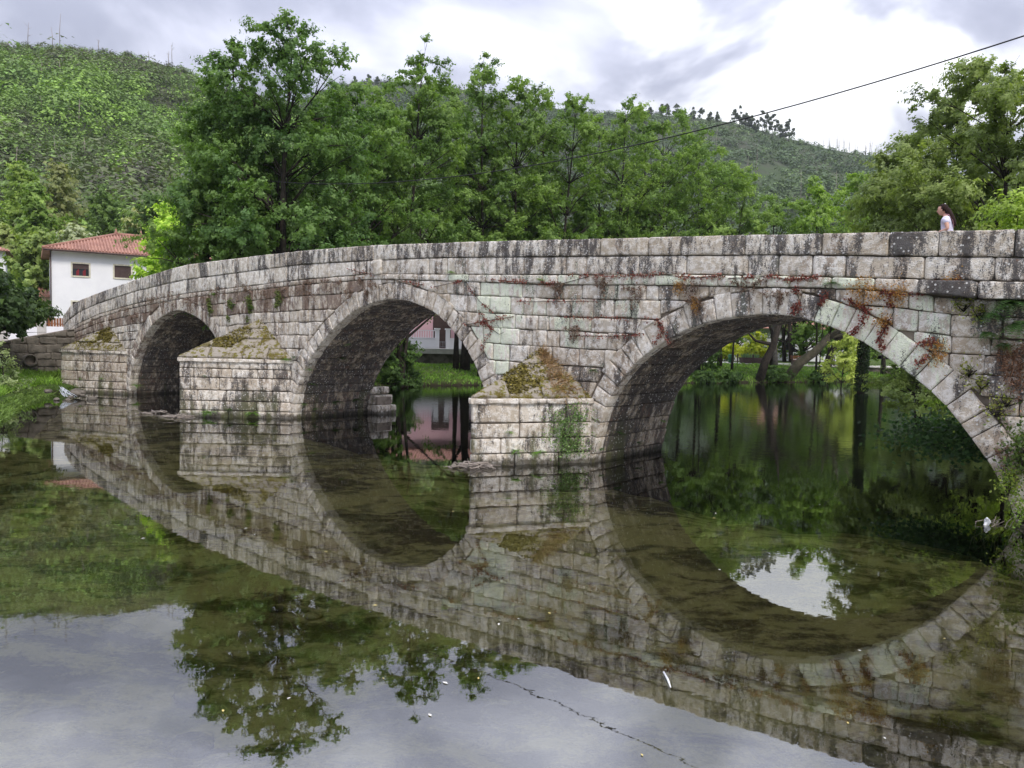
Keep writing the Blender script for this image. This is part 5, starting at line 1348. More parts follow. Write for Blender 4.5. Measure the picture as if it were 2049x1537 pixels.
# little cascade from the drain
cp0 = onz(118, 772, .55); cp1 = onz(150, 800, .0)
dv = (cp1 - cp0)[:2]; sd = np.array([-dv[1], dv[0]]); sd /= np.linalg.norm(sd)
FOAM = simple('white_foam', (.58, .61, .66), .3, (.3, .33, .36), 9, .6, 18, .5)
paths = []
for k in range(15):
    o0, o1 = rr.uniform(-.1, .1), rr.uniform(-.34, .34); f0 = rr.uniform(0, .5); pts = []
    for f in np.linspace(f0, min(1, f0 + rr.uniform(.3, .6)), 7):
        p = cp0[:2] + dv * f + sd * (o0 * (1 - f) + o1 * f + rr.uniform(-.025, .025)); pts.append((p[0], p[1], .55 * (1 - f) ** 1.5 + .02 + rr.uniform(0, .04)))
    paths.append((pts, [.005, .012, .015, .016, .014, .012, .004]))
put('cascade', tubes('cascade', paths, FOAM, 6), None, label='thin white trickle of water tumbling into the river beside the bank', category='waterfall')
for k in range(9):
    f = k / 8; p = cp0[:2] + dv * (f * 1.25) + sd * rr.uniform(-.9, .9)
    bm = bmesh.new(); bmesh.ops.create_icosphere(bm, subdivisions=2, radius=rr.uniform(.12, .26))
    for v in bm.verts: v.co *= 1 + rr.uniform(-.18, .18); v.co.z *= .6
    me = bpy.data.meshes.new('river_stone'); bm.to_mesh(me); bm.free(); me.materials.append(RUBBLE)
    put('river_stone', me, None, (p[0], p[1], .02 + .3 * max(0, 1 - f * 1.2)), label='dark stone beside the trickle at the edge of the bank', category='stone', group='stones beside the trickle')

# ------------------------------------------------------------------ plants growing on the bridge
def facew(px, py, out=.0, t=0.0):
    s_, z_ = face(px, py, t); return bw(s_, t - out, z_)
def creeper(name, label, path_px, n, cols_, leaf=.06, jit=.05, cat='creeper', group=None, stem=True, t=0.0, mat=None, drop=.0, out=.045):
    P = np.array([facew(a, b__, out, t) for a, b__ in path_px]); L_ = np.concatenate([[0], np.cumsum(np.linalg.norm(np.diff(P, axis=0), axis=1))])
    q = g.random(n) * L_[-1]; C = np.stack([np.interp(q, L_, P[:, k]) for k in range(3)], 1)
    clus = (vnoise(q * 4.0, q * 0, int(abs(path_px[0][0]))) > .38)
    C = C[clus]; n = len(C)
    a = g.normal(size=n) * jit
    C = C + np.stack([U[0] * a, U[1] * a, g.normal(size=n) * jit * .8 - abs(g.normal(size=n)) * drop], 1) - np.array([NV[0], NV[1], 0]) * (g.random(n) * .05)[:, None]
    root = empty(name, tuple(P[0]), label=label, category=cat)
    if group: root['group'] = group
    put('leaves', quad_mesh('leaves', leaf_polys(C - P[0], leaf * g.uniform(.7, 1.3, n), .8, .0), mat or LEAF, tints(n, *cols_)), root)
    if stem: put('stem', tubes('stem', [([p - P[0] + g.normal(size=3) * .01 for p in P], [.008] * len(P))], BARK, 4), root)
RED = ((.13, .032, .032), (.29, .085, .07)); PINKR = ((.18, .05, .05), (.34, .13, .11))
red_runs = [
    ([(985, 560), (1060, 566), (1130, 568), (1180, 552)], 520, 'red creeper along the string course above the mint stones'),
    ([(870, 575), (930, 562), (960, 602), (1000, 634)], 380, 'red creeper climbing the right haunch of the middle arch'),
    ([(960, 640), (1000, 668), (1010, 667)], 260, 'red creeper in the joints of the mint stone column'),
    ([(930, 650), (985, 640), (1030, 634)], 240, 'red creeper spreading across the joint over the middle arch springing'),
    ([(965, 700), (985, 660), (960, 620)], 200, 'red strand hanging beside the middle arch voussoirs'),
    ([(1140, 552), (1230, 553), (1330, 550), (1400, 556), (1450, 552)], 560, 'red creeper along the string course before the widest arch'),
    ([(1310, 690), (1330, 660), (1316, 640), (1345, 690)], 240, 'red creeper on the left haunch of the widest arch'),
    ([(1040, 604), (1110, 604), (1200, 602)], 200, 'thin red creeper in the second joint below the string course'),
    ([(1130, 636), (1220, 638), (1320, 640)], 200, 'thin red creeper in the third joint below the string course'),
    ([(1140, 672), (1240, 674), (1290, 668)], 180, 'thin red creeper in the fourth joint below the string course'),
    ([(1460, 556), (1540, 553), (1580, 560), (1640, 555)], 520, 'red creeper over the crown of the widest arch'),
    ([(1592, 575), (1600, 600), (1590, 632)], 300, 'red strand between the pale voussoirs near the crown'),
    ([(1640, 620), (1655, 585)], 200, 'short red strand between two mint voussoirs'),
    ([(1700, 600), (1735, 620), (1725, 650), (1705, 668)], 420, 'red creeper down the mint voussoirs'),
    ([(1780, 600), (1790, 625), (1760, 680), (1770, 700)], 420, 'red creeper between the lowest mint voussoirs'),
    ([(1840, 690), (1870, 680), (1855, 715), (1835, 730)], 320, 'pinkish red creeper above the right haunch'),
    ([(1760, 585), (1800, 590), (1850, 590)], 240, 'red tuft in the joint under the ledge'),
    ([(1880, 568), (1940, 562), (1900, 575)], 220, 'red tuft on top of the projecting ledge'),
    ([(700, 540), (790, 560), (850, 570)], 160, 'sparse red creeper at the crown of the middle arch')]
for path, n, lab in red_runs: creeper('red_creeper', lab, path, int(n * .75), RED if n % 40 else PINKR, .05, .045, group='red creepers on the bridge face')
# dead brown root mats and weeds hanging under the string course
def dead_weed(px, py, w, h, label, group, n=150, cols_=((.10, .066, .05), (.25, .165, .12)), t=0.0, name='dead_weed', cat='dead weed', spread=1.0, hair=.25):
    P0 = facew(px, py, .02, t); sc = np.linalg.norm(P0[:2]) / F; k = max(4, n // 16)
    x0 = g.normal(size=k) * w * sc * .4; ln = h * sc * g.uniform(.25, 1.0, k) * np.exp(-(x0 / (w * sc * .6)) ** 2); z0 = g.uniform(-.06, .10, k)
    i = g.integers(0, k, n); f = g.random(n)
    a = x0[i] + g.normal(size=n) * .03; o_ = .02 + g.random(n) * .07 * (1 - f * .5)
    C = np.stack([U[0] * a - NV[0] * o_, U[1] * a - NV[1] * o_, z0[i] - f * ln[i]], 1)
    leaves = leaf_polys(C, .055 * g.uniform(.5, 1.4, n), .45, -.1)
    m_ = int(n * hair); d = unit(g.normal(size=(m_, 3)) * np.array([.6, .6, .8]) + np.array([-.3 * NV[0], -.3 * NV[1], -.5])) * (g.uniform(.08, .24, m_))[:, None]; sd_ = unit(np.cross(d, g.normal(size=(m_, 3)))) * .004
    hairs = np.stack([C[:m_] - sd_, C[:m_] + sd_, C[:m_] + d, C[:m_] + d * .5 - sd_], 1)
    root = empty(name, tuple(P0), label=label, category=cat, group=group)
    put('dry_stems', quad_mesh('dry_stems', np.concatenate([leaves, hairs]), DRY, tints(n + m_, *cols_)), root, kind='stuff')
x_ = 165
while x_ < 760:
    y_ = float(np.interp(x_, [165, 250, 330, 420, 520, 620, 760], [655, 622, 596, 586, 582, 575, 566])) + rr.uniform(-14, 16)
    dead_weed(x_, y_, rr.uniform(14, 34), rr.uniform(22, 46), 'brown dead weed hanging from the masonry over the two smaller arches', 'brown dead weeds on the older masonry', n=rr.randint(60, 190))
    x_ += rr.uniform(9, 22)
for (px, py, w, h, lab) in [(1207, 560, 26, 46, 'brown dead weed hanging in a joint over the mint and grey stones'), (1275, 572, 30, 60, 'brown dead weed strand below the parapet drain'), (1385, 570, 36, 50, 'tangle of dead weed beside the left haunch of the widest arch'), (1395, 600, 20, 40, 'dead weed tuft on the left voussoirs'), (1500, 560, 56, 36, 'broad mat of dead twigs over the crown of the widest arch'), (1560, 585, 50, 36, 'dead twigs hanging over the keystone'), (1120, 570, 18, 40, 'thin dead weed strand over the mint stones'), (1150, 655, 24, 50, 'dead weed in a joint above the dry grass cap')]:
    dead_weed(px, py, w, h, lab, 'dead weeds on the newer masonry', n=260)
OR = ((.24, .12, .035), (.46, .26, .09))
for (px, py, w, h, lab) in [(1735, 585, 46, 44, 'large orange withered fern under the parapet'), (1800, 590, 26, 34, 'small orange withered fern beside the large one'), (1880, 705, 28, 34, 'orange fern on the right haunch of the widest arch'), (1362, 575, 18, 24, 'straw coloured tuft on the left haunch'), (1394, 610, 12, 22, 'small straw tuft on the left voussoirs'), (1905, 570, 26, 24, 'orange tuft on the projecting ledge'), (1770, 645, 20, 22, 'yellow orange tuft between the mint voussoirs')]:
    P0 = facew(px, py, .03); sc = np.linalg.norm(P0[:2]) / F; n = int(w * 10)
    C = g.normal(size=(n, 3)) * np.array([w * sc * .35, .06, h * sc * .33]); C = np.stack([U[0] * C[:, 0] - NV[0] * (abs(C[:, 1]) + .03), U[1] * C[:, 0] - NV[1] * (abs(C[:, 1]) + .03), C[:, 2]], 1)
    root = empty('withered_fern', tuple(P0), label=lab, category='fern'); put('fronds', quad_mesh('fronds', leaf_polys(C, .06, .4), LEAF, tints(n, *OR)), root, kind='stuff')
# dry grass heap on the cap of the nearest cutwater
P0 = bw(7.0, -.9, 2.05)
n = 1500; c_ = CUT[2]
f1 = g.random(n); f2 = g.random(n) ** .8
apx = bw(c_['apex'][0], -.06, c_['apex'][1] - .02); cx = bw(c_['r'] - .1, -.15, c_['zc'] + .03); tx_ = bw(c_['tip'][0] + .5, c_['tip'][1] + .9, c_['zc'] + .08)
base = apx + (cx - apx) * f1[:, None] + (tx_ - cx) * (f1 * f2 * .5)[:, None]
d = unit(g.normal(size=(n, 3)) + np.array([.5, -.7, -.1])) * g.uniform(.12, .4, n)[:, None]; sd_ = unit(np.cross(d, g.normal(size=(n, 3)))) * .006
T = np.stack([base - sd_, base + sd_, base + d * .5 + sd_ + np.array([0, 0, .03]), base + d, base + d * .5 - sd_ + np.array([0, 0, .03])], 1) - P0
put('dry_grass', quad_mesh('dry_grass', T, DRY, tints(n, (.26, .16, .075), (.50, .34, .19))), None, tuple(P0), kind='stuff', label='straw coloured dry grass matted on the cutwater cap', category='dry grass')
# moss cushions on the caps
for idx in range(3):
    c_ = CUT[idx]; n = 5200; P0 = bw(c_['apex'][0], -.5, c_['zc'] + .3)
    A_, B_, C_ = bw(c_['tip'][0], c_['tip'][1] + .05, c_['zc'] + .05), bw(c_['r'] - .1, -.03, c_['zc'] + .05), bw(c_['apex'][0], .0, c_['apex'][1] + .03)
    q1, q2 = g.random(n), g.random(n); k_ = q1 + q2 > 1; q1[k_] = 1 - q1[k_]; q2[k_] = 1 - q2[k_]
    C = A_ + (B_ - A_) * q1[:, None] + (C_ - A_) * q2[:, None]; m_ = vnoise(q1 * 9 + idx * 7, q2 * 9, 77) + .25 * g.random(n); k_ = m_ > (.5, .6, .45)[idx]; C = C[k_] + g.normal(size=(int(k_.sum()), 3)) * .015 + np.array([0, 0, .035])
    put('moss', quad_mesh('moss', leaf_polys(C - P0, .075, .8, .8), DRY, tints(len(C), (.10, .085, .02), (.24, .20, .05))), None, tuple(P0), kind='stuff', label=['ochre moss on the cap of the cutwater by the bank', 'ochre moss on the long cap of the tall cutwater', 'ochre moss on the cap with the dry grass'][idx], category='moss')
# green leafy plants and ferns
def fern(name, label, P0, size, nf, cols_, out_dir, seed, cat='fern', droop=.6, group=None, up=.7):
    rng = np.random.default_rng(seed); polys = []; nf = max(nf, 9)
    for k in range(nf):
        a = rng.uniform(-1.4, 1.4); od = np.array(out_dir); sidev = np.array([-od[1], od[0], 0])
        d0 = od * math.cos(a) + sidev * math.sin(a); L_ = size * rng.uniform(.6, 1.1); upk = rng.uniform(.2, 1) * up
        m_ = 11
        for i in range(1, m_):
            f = i / m_; p = d0 * L_ * f + np.array([0, 0, L_ * (upk * f - droop * f * f)])
            tg = unit(d0 + np.array([0, 0, upk - 2 * droop * f])); sv_ = unit(np.cross(tg, [0, 0, 1.])) ; ln = size * .26 * (1 - f) ** .7 + size * .03
            for sg in (-1, 1):
                tip = p + (sv_ * sg * .9 + tg * .45) * ln; w_ = tg * ln * .2
                polys.append([p - w_, p + w_ * .2, tip, p - w_ * .6 + (tip - p) * .5])
    T = np.array(polys)
    o = empty(name, tuple(P0), label=label, category=cat); put('fronds', quad_mesh('fronds', T, LEAF, tints(len(T), *cols_, rng=rng)), o, kind='stuff')
    if group: o['group'] = group
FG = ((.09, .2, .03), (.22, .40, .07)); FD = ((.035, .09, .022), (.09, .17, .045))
OUT = np.array([-NV[0], -NV[1], 0])
def cutface(idx, q, z):
    c_ = CUT[idx]; A = np.array(c_['tip']); B = np.array([c_['r'], 0.]); p = A + (B - A) * q; ev = (B - A) / np.linalg.norm(B - A); n_ = np.array([ev[1], -ev[0]])
    if n_[1] > 0: n_ = -n_
    w_ = bw(*(p + n_ * .02), z); nw_ = U * n_[0] + NV * n_[1]
    return w_, np.array([nw_[0], nw_[1], 0])
for (idx, q, z, sz, nf, cl, lab) in [(1, .28, .18, .55, 11, FG, 'bright green fern at the waterline of the tall cutwater'), (1, .66, .18, .5, 10, FG, 'second bright fern at the waterline of the tall cutwater'), (1, .45, .3, .28, 7, FD, 'small dark fern between the two bright ferns'), (1, .22, 1.55, .22, 6, FD, 'small fern in an upper joint of the tall cutwater'), (1, .95, 2.25, .35, 9, FG, 'light green fern where the tall cutwater meets the wall'),
        (2, .36, .35, .36, 8, FG, 'bright fern low on the dry grass cutwater'), (2, .55, .32, .36, 8, FG, 'yellow green fern low on the dry grass cutwater'), (2, .30, .85, .22, 6, FG, 'small leafy sprig on the dry grass cutwater'), (0, .3, .7, .2, 5, FG, 'tiny fern on the mossy cutwater'), (0, .62, .75, .2, 5, FG, 'second tiny fern on the mossy cutwater')]:
    w_, n_ = cutface(idx, q, z); fern('fern', lab, w_, sz, nf, cl, n_, int(q * 100 + z * 10), group='ferns on the cutwaters')
# leafy shrub hanging on the flank of the nearest cutwater
w_, n_ = cutface(2, .78, 1.5)
n = 1900; f = g.random(n); ew = np.array([-n_[1], n_[0], 0]); C = ew * (g.normal(size=n) * (.34 - .12 * f) + .12 * np.sin(f * 9))[:, None] + np.stack([0 * f, 0 * f, -f * 1.3 + .1 * g.normal(size=n)], 1) + n_ * (g.random(n) * .2)[:, None]; C = C[vnoise(C[:, 2] * 5, (C @ ew) * 5, 9) + .3 * g.random(n) > .45]; n = len(C)
wd = empty('pellitory', tuple(w_), label='bushy green weed hanging on the flank of the dry grass cutwater', category='weed')
put('leaves', quad_mesh('leaves', leaf_polys(C, .055, .7), LEAF, tints(n, (.11, .2, .06), (.25, .36, .14))), wd)
put('stem', tubes('stem', [([(0, 0, .05), tuple(n_ * .08 + np.array([.03, 0, -.5])), tuple(n_ * .1 + np.array([-.15, 0, -1.25]))], [.012, .01, .005]), ([(0, 0, 0), tuple(n_ * .1 + np.array([.2, -.05, -.7]))], [.01, .004])], BARKG, 4), wd)
# ferns and weeds inside the arches along the pier walls
def pierwall(i, t, z, side=0):
    a = AR[i]; C = a['C']; half = C[:len(C) // 2]; s_ = float(np.interp(z, half[:, 1], half[:, 0])); return bw(s_ + .03, t, z), np.array([U[0], U[1], 0])
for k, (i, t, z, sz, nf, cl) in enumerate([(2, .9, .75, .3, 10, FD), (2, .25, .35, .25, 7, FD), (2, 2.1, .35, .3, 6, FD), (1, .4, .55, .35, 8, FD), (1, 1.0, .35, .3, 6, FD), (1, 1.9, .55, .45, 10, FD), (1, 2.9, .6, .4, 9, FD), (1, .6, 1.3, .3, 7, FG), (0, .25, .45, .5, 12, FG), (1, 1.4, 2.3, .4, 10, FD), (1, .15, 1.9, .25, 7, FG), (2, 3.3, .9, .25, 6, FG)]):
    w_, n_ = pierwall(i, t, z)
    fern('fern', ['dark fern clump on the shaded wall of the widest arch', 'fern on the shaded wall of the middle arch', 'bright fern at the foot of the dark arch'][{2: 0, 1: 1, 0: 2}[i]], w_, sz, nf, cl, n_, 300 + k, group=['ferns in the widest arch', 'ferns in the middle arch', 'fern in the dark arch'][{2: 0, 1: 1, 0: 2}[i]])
for (px, py, sz, cl, lab) in [(1665, 568, .34, FD, 'dark green leafy plant rooted under the parapet over the widest arch'), (1190, 742, .3, FD, 'small green weed on the wall above the left springing of the widest arch'), (1082, 560, .22, FG, 'yellow green sprig on the string course'), (905, 545, .24, FG, 'yellow green sprig over the middle arch'), (700, 690, .25, FD, 'small fern in the left haunch'), (430, 590, .3, FG, 'green sprig above the dark arch'), (470, 610, .35, FD, 'hanging green weed right of the dark arch'), (505, 615, .3, FD, 'second hanging green weed right of the dark arch'), (590, 715, .3, FD, 'fern at the left springing of the middle arch')]:
    fern('wall_plant', lab, facew(px, py, .02), sz, 12, cl, OUT, px, cat='plant', droop=.5)
for (px, py0, py1, lab) in [(420, 600, 650, 'green strand hanging right of the dark arch'), (462, 600, 640, 'green strand above the tall cutwater cap'), (500, 595, 640, 'second green strand above the tall cutwater cap'), (558, 585, 612, 'green strand on the older masonry')]:
    creeper('green_creeper', lab, [(px, py0), (px + 4, (py0 + py1) / 2), (px - 3, py1)], 260, ((.10, .13, .04), (.2, .24, .08)), .09, .09, group='green strands on the older masonry')

# ------------------------------------------------------------------ right abutment vegetation
def blob_leaves(name, label, P0, ext, n, leaf, cols_, cat='shrub', asp=.6, mat=None, stems=True):
    C = g.normal(size=(n, 3)) * np.array(ext) * .5
    root = empty(name, tuple(P0), label=label, category=cat)
    put('leaves', quad_mesh('leaves', leaf_polys(C, leaf * g.uniform(.6, 1.3, n), asp), mat or LEAF, tints(n, *cols_)), root)
    if stems: put('stem', tubes('stem', [([np.array([0, 0, -ext[2] * .6]), np.array([g.normal() * .1, g.normal() * .1, 0]), g.normal(size=3) * np.array(ext) * .5], [.014, .01, .004]) for _ in range(7)], BARK, 4), root)
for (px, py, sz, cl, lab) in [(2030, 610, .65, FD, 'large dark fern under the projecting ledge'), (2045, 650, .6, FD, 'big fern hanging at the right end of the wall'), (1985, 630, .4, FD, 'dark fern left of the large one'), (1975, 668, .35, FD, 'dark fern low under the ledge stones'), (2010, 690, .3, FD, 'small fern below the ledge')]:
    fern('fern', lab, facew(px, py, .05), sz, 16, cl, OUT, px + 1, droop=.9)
dead_weed(2035, 690, 46, 110, 'brown curtain of dead fern hanging at the right end', 'dead growth at the right end of the wall', n=700, cols_=((.11, .055, .035), (.28, .16, .10)), spread=1.5)
dead_weed(2040, 730, 30, 90, 'lower brown dead fern at the right end', 'dead growth at the right end of the wall', n=300, cols_=((.11, .055, .035), (.28, .16, .10)))
for (px, py, lab) in [(1930, 610, 'yellowing sprig under the ledge'), (1960, 625, 'green weed in the shade of the ledge'), (1995, 820, 'yellow flowered sprig on the right haunch'), (2015, 800, 'yellow sprig beside the lowest voussoirs'), (1940, 740, 'small green weed on the right haunch'), (1965, 765, 'olive weed among the right haunch stones')]:
    P0 = facew(px, py, .05); blob_leaves('wall_weed', lab, P0, (.22, .1, .22), 130, .06, ((.12, .17, .03), (.33, .33, .08)), cat='weed')
# shrubby growth at the foot of the abutment
blob_leaves('bank_shrub', 'yellow green shrub at the foot of the abutment', facew(2022, 965, .25), (.2, .18, .34), 520, .06, ((.13, .22, .03), (.36, .42, .09)))
blob_leaves('bank_shrub', 'leafy green shrub right of the abutment foot', facew(2052, 1020, .3), (.2, .18, .36), 450, .06, ((.10, .19, .03), (.28, .37, .08)))
blob_leaves('bank_shrub', 'dark green shrub above the abutment foot', facew(2050, 900, .2), (.4, .25, .6), 800, .08, ((.05, .09, .02), (.13, .18, .05)))
dead_weed(2035, 900, 36, 80, 'brown dead stems on the abutment above the shrubs', 'dead growth at the right end of the wall', n=350, cols_=((.14, .08, .055), (.30, .19, .13)))
P0 = facew(1985, 1060, .35)
paths = []
for k in range(26):
    a = g.normal(size=3) * .12; paths.append(([np.array([.25, .1, .15]) + a, a + g.normal(size=3) * .08, np.array([-.1, -.05, -.28]) + a * 1.2 + g.normal(size=3) * .06], [.008, .007, .004]))
put('root_mat', tubes('root_mat', paths, DEADW, 4), None, tuple(P0), label='brown roots and stems trailing into the water at the abutment', category='roots')
# torn plastic bag caught in the roots
bm = bmesh.new(); bmesh.ops.create_icosphere(bm, subdivisions=3, radius=.09)
for v in bm.verts:
    v.co.x *= .5; v.co.y *= .35; v.co.z *= 1.25; v.co += Vector((math.sin(v.co.z * 40) * .015, math.cos(v.co.z * 31 + v.co.x * 50) * .02, 0)) + Vector((rr.uniform(-.012, .012), rr.uniform(-.012, .012), rr.uniform(-.01, .01)))
me = bpy.data.meshes.new('plastic_bag'); bm.to_mesh(me); bm.free(); me.materials.append(PLASTIC)
put('plastic_bag', me, None, tuple(facew(1982, 1040, .42)), label='torn white plastic bag caught in the roots at the abutment', category='litter')
# leafy spray over the water behind the widest arch
for k, (px, py, d) in enumerate([(1850, 875, 20.5), (1900, 890, 19.5), (1930, 860, 20.5), (1880, 850, 21.5), (1960, 900, 19.2)]):
    C0 = at(px, py, d); n = 520
    C = g.normal(size=(n, 3)) * np.array([.55, .45, .16])
    root = empty('sycamore_spray', tuple(C0), label='low leafy spray hanging over the water behind the widest arch', category='branch', group='leafy sprays behind the widest arch')
    put('leaves', quad_mesh('leaves', leaf_polys(C, .11, .85, .6), LEAF, tints(n, (.03, .075, .03), (.09, .165, .06))), root)
    put('twig', tubes('twig', [([np.array([1.6, .9, .35]), np.array([.6, .3, .15]), np.array([-.5, 0, -.05])], [.03, .018, .005])], BARK, 5), root)

# ------------------------------------------------------------------ driftwood at the cutwater noses
def driftwood(P0, n, size, label, seed):
    rng = np.random.default_rng(seed); paths = []
    for k in range(n):
        a = rng.uniform(0, 6.28); c = rng.normal(size=3) * np.array([size * .35, size * .3, .03]); d = np.array([math.cos(a), math.sin(a) * .7, rng.normal() * .18]) * size * rng.uniform(.25, .7)
        r0 = rng.uniform(.008, .022); c[2] = abs(c[2]) * .8 + .015
        paths.append(([c - d, c + rng.normal(size=3) * .05, c + d], [r0, r0 * .9, r0 * .35]))
    put('driftwood', tubes('driftwood', paths, DEADW, 5), None, tuple(P0), label=label, category='driftwood')
tp = bw(CUT[1]['tip'][0], CUT[1]['tip'][1], 0); driftwood(tp + np.array([.1, -.35, 0]), 34, .85, 'pale driftwood sticks piled at the nose of the tall cutwater', 1)
tp = bw(CUT[2]['tip'][0], CUT[2]['tip'][1], 0); driftwood(tp + np.array([.05, -.2, 0]), 42, .62, 'tangle of bleached twigs at the nose of the dry grass cutwater', 2)
driftwood(onz(300, 828, 0), 12, .7, 'thin weeds and sticks floating beside the tall cutwater', 3)
for k in range(12):
    p = tp[:2] + np.array([rr.uniform(-.55, .1), rr.uniform(-.5, .1)]); bm = bmesh.new(); bmesh.ops.create_icosphere(bm, subdivisions=2, radius=rr.uniform(.04, .09))
    for v in bm.verts: v.co *= 1 + rr.uniform(-.2, .2); v.co.z *= .7
    me = bpy.data.meshes.new('pebble'); bm.to_mesh(me); bm.free(); me.materials.append(RUBBLE)
    put('pebble', me, None, (p[0], p[1], rr.uniform(.0, .05)), label='pale pebble among the twigs at the nose of the dry grass cutwater', category='pebble', group='pebbles at the cutwater nose')
# floating leaves and bits
LM = [simple('yellow_leaf', (.62, .50, .18), .7), simple('pale_petal', (.75, .73, .66), .7)]
lf = [pydata('floating_leaf', [(-.045, 0, .0), (0, .022, .004), (.05, 0, .0), (0, -.022, .004)], [(0, 1, 2, 3)], m_) for m_ in LM]
for k in range(26):
    px, py = rr.uniform(30, 2000), rr.uniform(960, 1520); p = onz(px, py, .006)
    if river_dist(np.array([p[0]]), np.array([p[1]]))[0] > -.3: continue
    o_ = put('floating_leaf', lf[k % 2], None, (p[0], p[1], .006), rr.uniform(0, 6), label='small fallen leaf floating on the still water', category='leaf', group='leaves floating on the river'); o_.scale = (rr.uniform(.35, .8),) * 3
p = onz(1335, 1362, .01); q = onz(1333, 1380, .01)
put('floating_stick', tubes('floating_stick', [([np.array([0, -.16, .008]), np.array([.005, 0, .012]), np.array([0, .17, .008])], [.006, .012, .009])], PLASTIC, 6), None, tuple(p), label='thin white stick floating on the reflection of the bridge', category='stick')
# boulders on the riverbed
for k in range(16):
    px, py = rr.uniform(60, 1500), rr.uniform(960, 1500); p = onz(px, py, -.5)
    bm = bmesh.new(); bmesh.ops.create_icosphere(bm, subdivisions=2, radius=rr.uniform(.1, .26))
    for v in bm.verts: v.co *= 1 + rr.uniform(-.14, .14); v.co.z *= .35
    me = bpy.data.meshes.new('river_stone'); bm.to_mesh(me); bm.free(); me.materials.append(BED); me.polygons.foreach_set('use_smooth', [True] * len(me.polygons))
    put('river_stone', me, None, (p[0], p[1], -.6), rr.uniform(0, 6), label='dark rounded stone lying on the riverbed under water', category='stone', group='stones on the riverbed')

# ------------------------------------------------------------------ the person on the bridge
def skin_obj(name, verts, edges, radii, mat, parent, root_i=0, sub=2):
    bm = bmesh.new(); sk_ = bm.verts.layers.skin.verify(); vs_ = [bm.verts.new(v) for v in verts]
    for a, b__ in edges: bm.edges.new((vs_[a], vs_[b__]))
    for i, v in enumerate(vs_):
        r_ = radii[i]; v[sk_].radius = (r_, r_) if np.isscalar(r_) else r_; v[sk_].use_root = (i == root_i)
    me = bpy.data.meshes.new(name); bm.to_mesh(me); bm.free(); me.materials.append(mat)
    o = put(name, me, parent); m1 = o.modifiers.new('skin', 'SKIN'); m1.use_smooth_shade = True; o.modifiers.new('sub', 'SUBSURF').levels = sub; o.modifiers['sub'].render_levels = sub
    return o
SKIN = simple('skin', (.62, .36, .27), .55, (.56, .31, .23), 9); SHIRT = simple('lilac_white_cotton', (.70, .68, .82), .85, (.64, .62, .77), 12, .3, 60)
HAIR = simple('dark_hair', (.018, .011, .010), .7, (.03, .015, .012), 30, spec=.1); TROU = simple('dark_trousers', (.05, .055, .08), .85); SHOE = simple('white_shoes', (.6, .6, .6), .6)
ps, pzt = face(1900, 408, 1.6)
pd_ = deck_z(ps); PH = pzt - pd_; K_ = PH / 1.6
print('person height', PH)
pw = bw(ps, 1.6, pd_)
person = empty('person', tuple(pw), BR_ANG + math.pi, label='person in a pale lilac T-shirt with long dark hair walking over the bridge', category='person')
# local frame: +x is forward (towards the left end of the bridge), z up
def S(*v): return tuple(c * K_ for c in v)
B = [S(0, 0, .86), S(.01, 0, 1.0), S(.03, 0, 1.14), S(.035, 0, 1.27), S(.06, 0, 1.355), S(.085, 0, 1.42),      # 0-5 pelvis..neck
     S(.03, .15, 1.265), S(-.03, .195, 1.05), S(.14, .15, .99), S(.2, .1, 1.0),       # right arm 6-9
     S(.03, -.15, 1.265), S(-.02, -.2, 1.05), S(.15, -.14, 1.0), S(.21, -.08, 1.02),   # left arm 10-13
     S(.02, .085, .82), S(.14, .09, .47), S(.1, .09, .07), S(.2, .095, .035),          # leg 14-17
     S(-.02, -.085, .82), S(-.02, -.09, .46), S(-.22, -.09, .11), S(-.14, -.095, .03)]
E_ = [(0, 1), (1, 2), (2, 3), (3, 4), (4, 5), (3, 6), (6, 7), (7, 8), (8, 9), (3, 10), (10, 11), (11, 12), (12, 13), (0, 14), (14, 15), (15, 16), (16, 17), (0, 18), (18, 19), (19, 20), (20, 21)]
Rd = [.12, .105, .11, .1, .048, .045, .052, .04, .03, .024, .052, .04, .03, .024, .085, .058, .036, .03, .085, .058, .036, .03]
body = skin_obj('body', B, E_, [r_ * K_ for r_ in Rd], SKIN, person)
# head
def lathe_head():
    bm = bmesh.new(); bmesh.ops.create_uvsphere(bm, u_segments=28, v_segments=20, radius=1.0)
    for v in bm.verts:
        x, y, z = v.co; X_ = x * .098; Y_ = y * .074; Z_ = z * .118
        if z < -.1: X_ += .012 * (-z); Y_ *= 1 - .28 * (-z); X_ *= 1 - .12 * (-z)
        if x > .55 and abs(y) < .28:
            if -.28 < z < .06: X_ += .026 * (1 - abs(z + .14) / .22) * (1 - abs(y) / .28)          # nose
            if -.52 < z < -.34: X_ += .008 * (1 - abs(y) / .28)                                     # lips
            if z < -.72: X_ += .010
        if x > .5 and .04 < z < .2 and .25 < abs(y) < .55: X_ -= .008                               # eye sockets
        v.co = (X_ * K_, Y_ * K_, Z_ * K_)
    me = bpy.data.meshes.new('head'); bm.to_mesh(me); bm.free(); me.materials.append(SKIN); me.polygons.foreach_set('use_smooth', [True] * len(me.polygons)); return me
head = put('head', lathe_head(), person); head.location = S(.125, 0, 1.482); head.rotation_euler = (0, .1, 0)
EYE = simple('dark_eye', (.02, .015, .012), .3); LIP = simple('lips', (.45, .16, .14), .5)
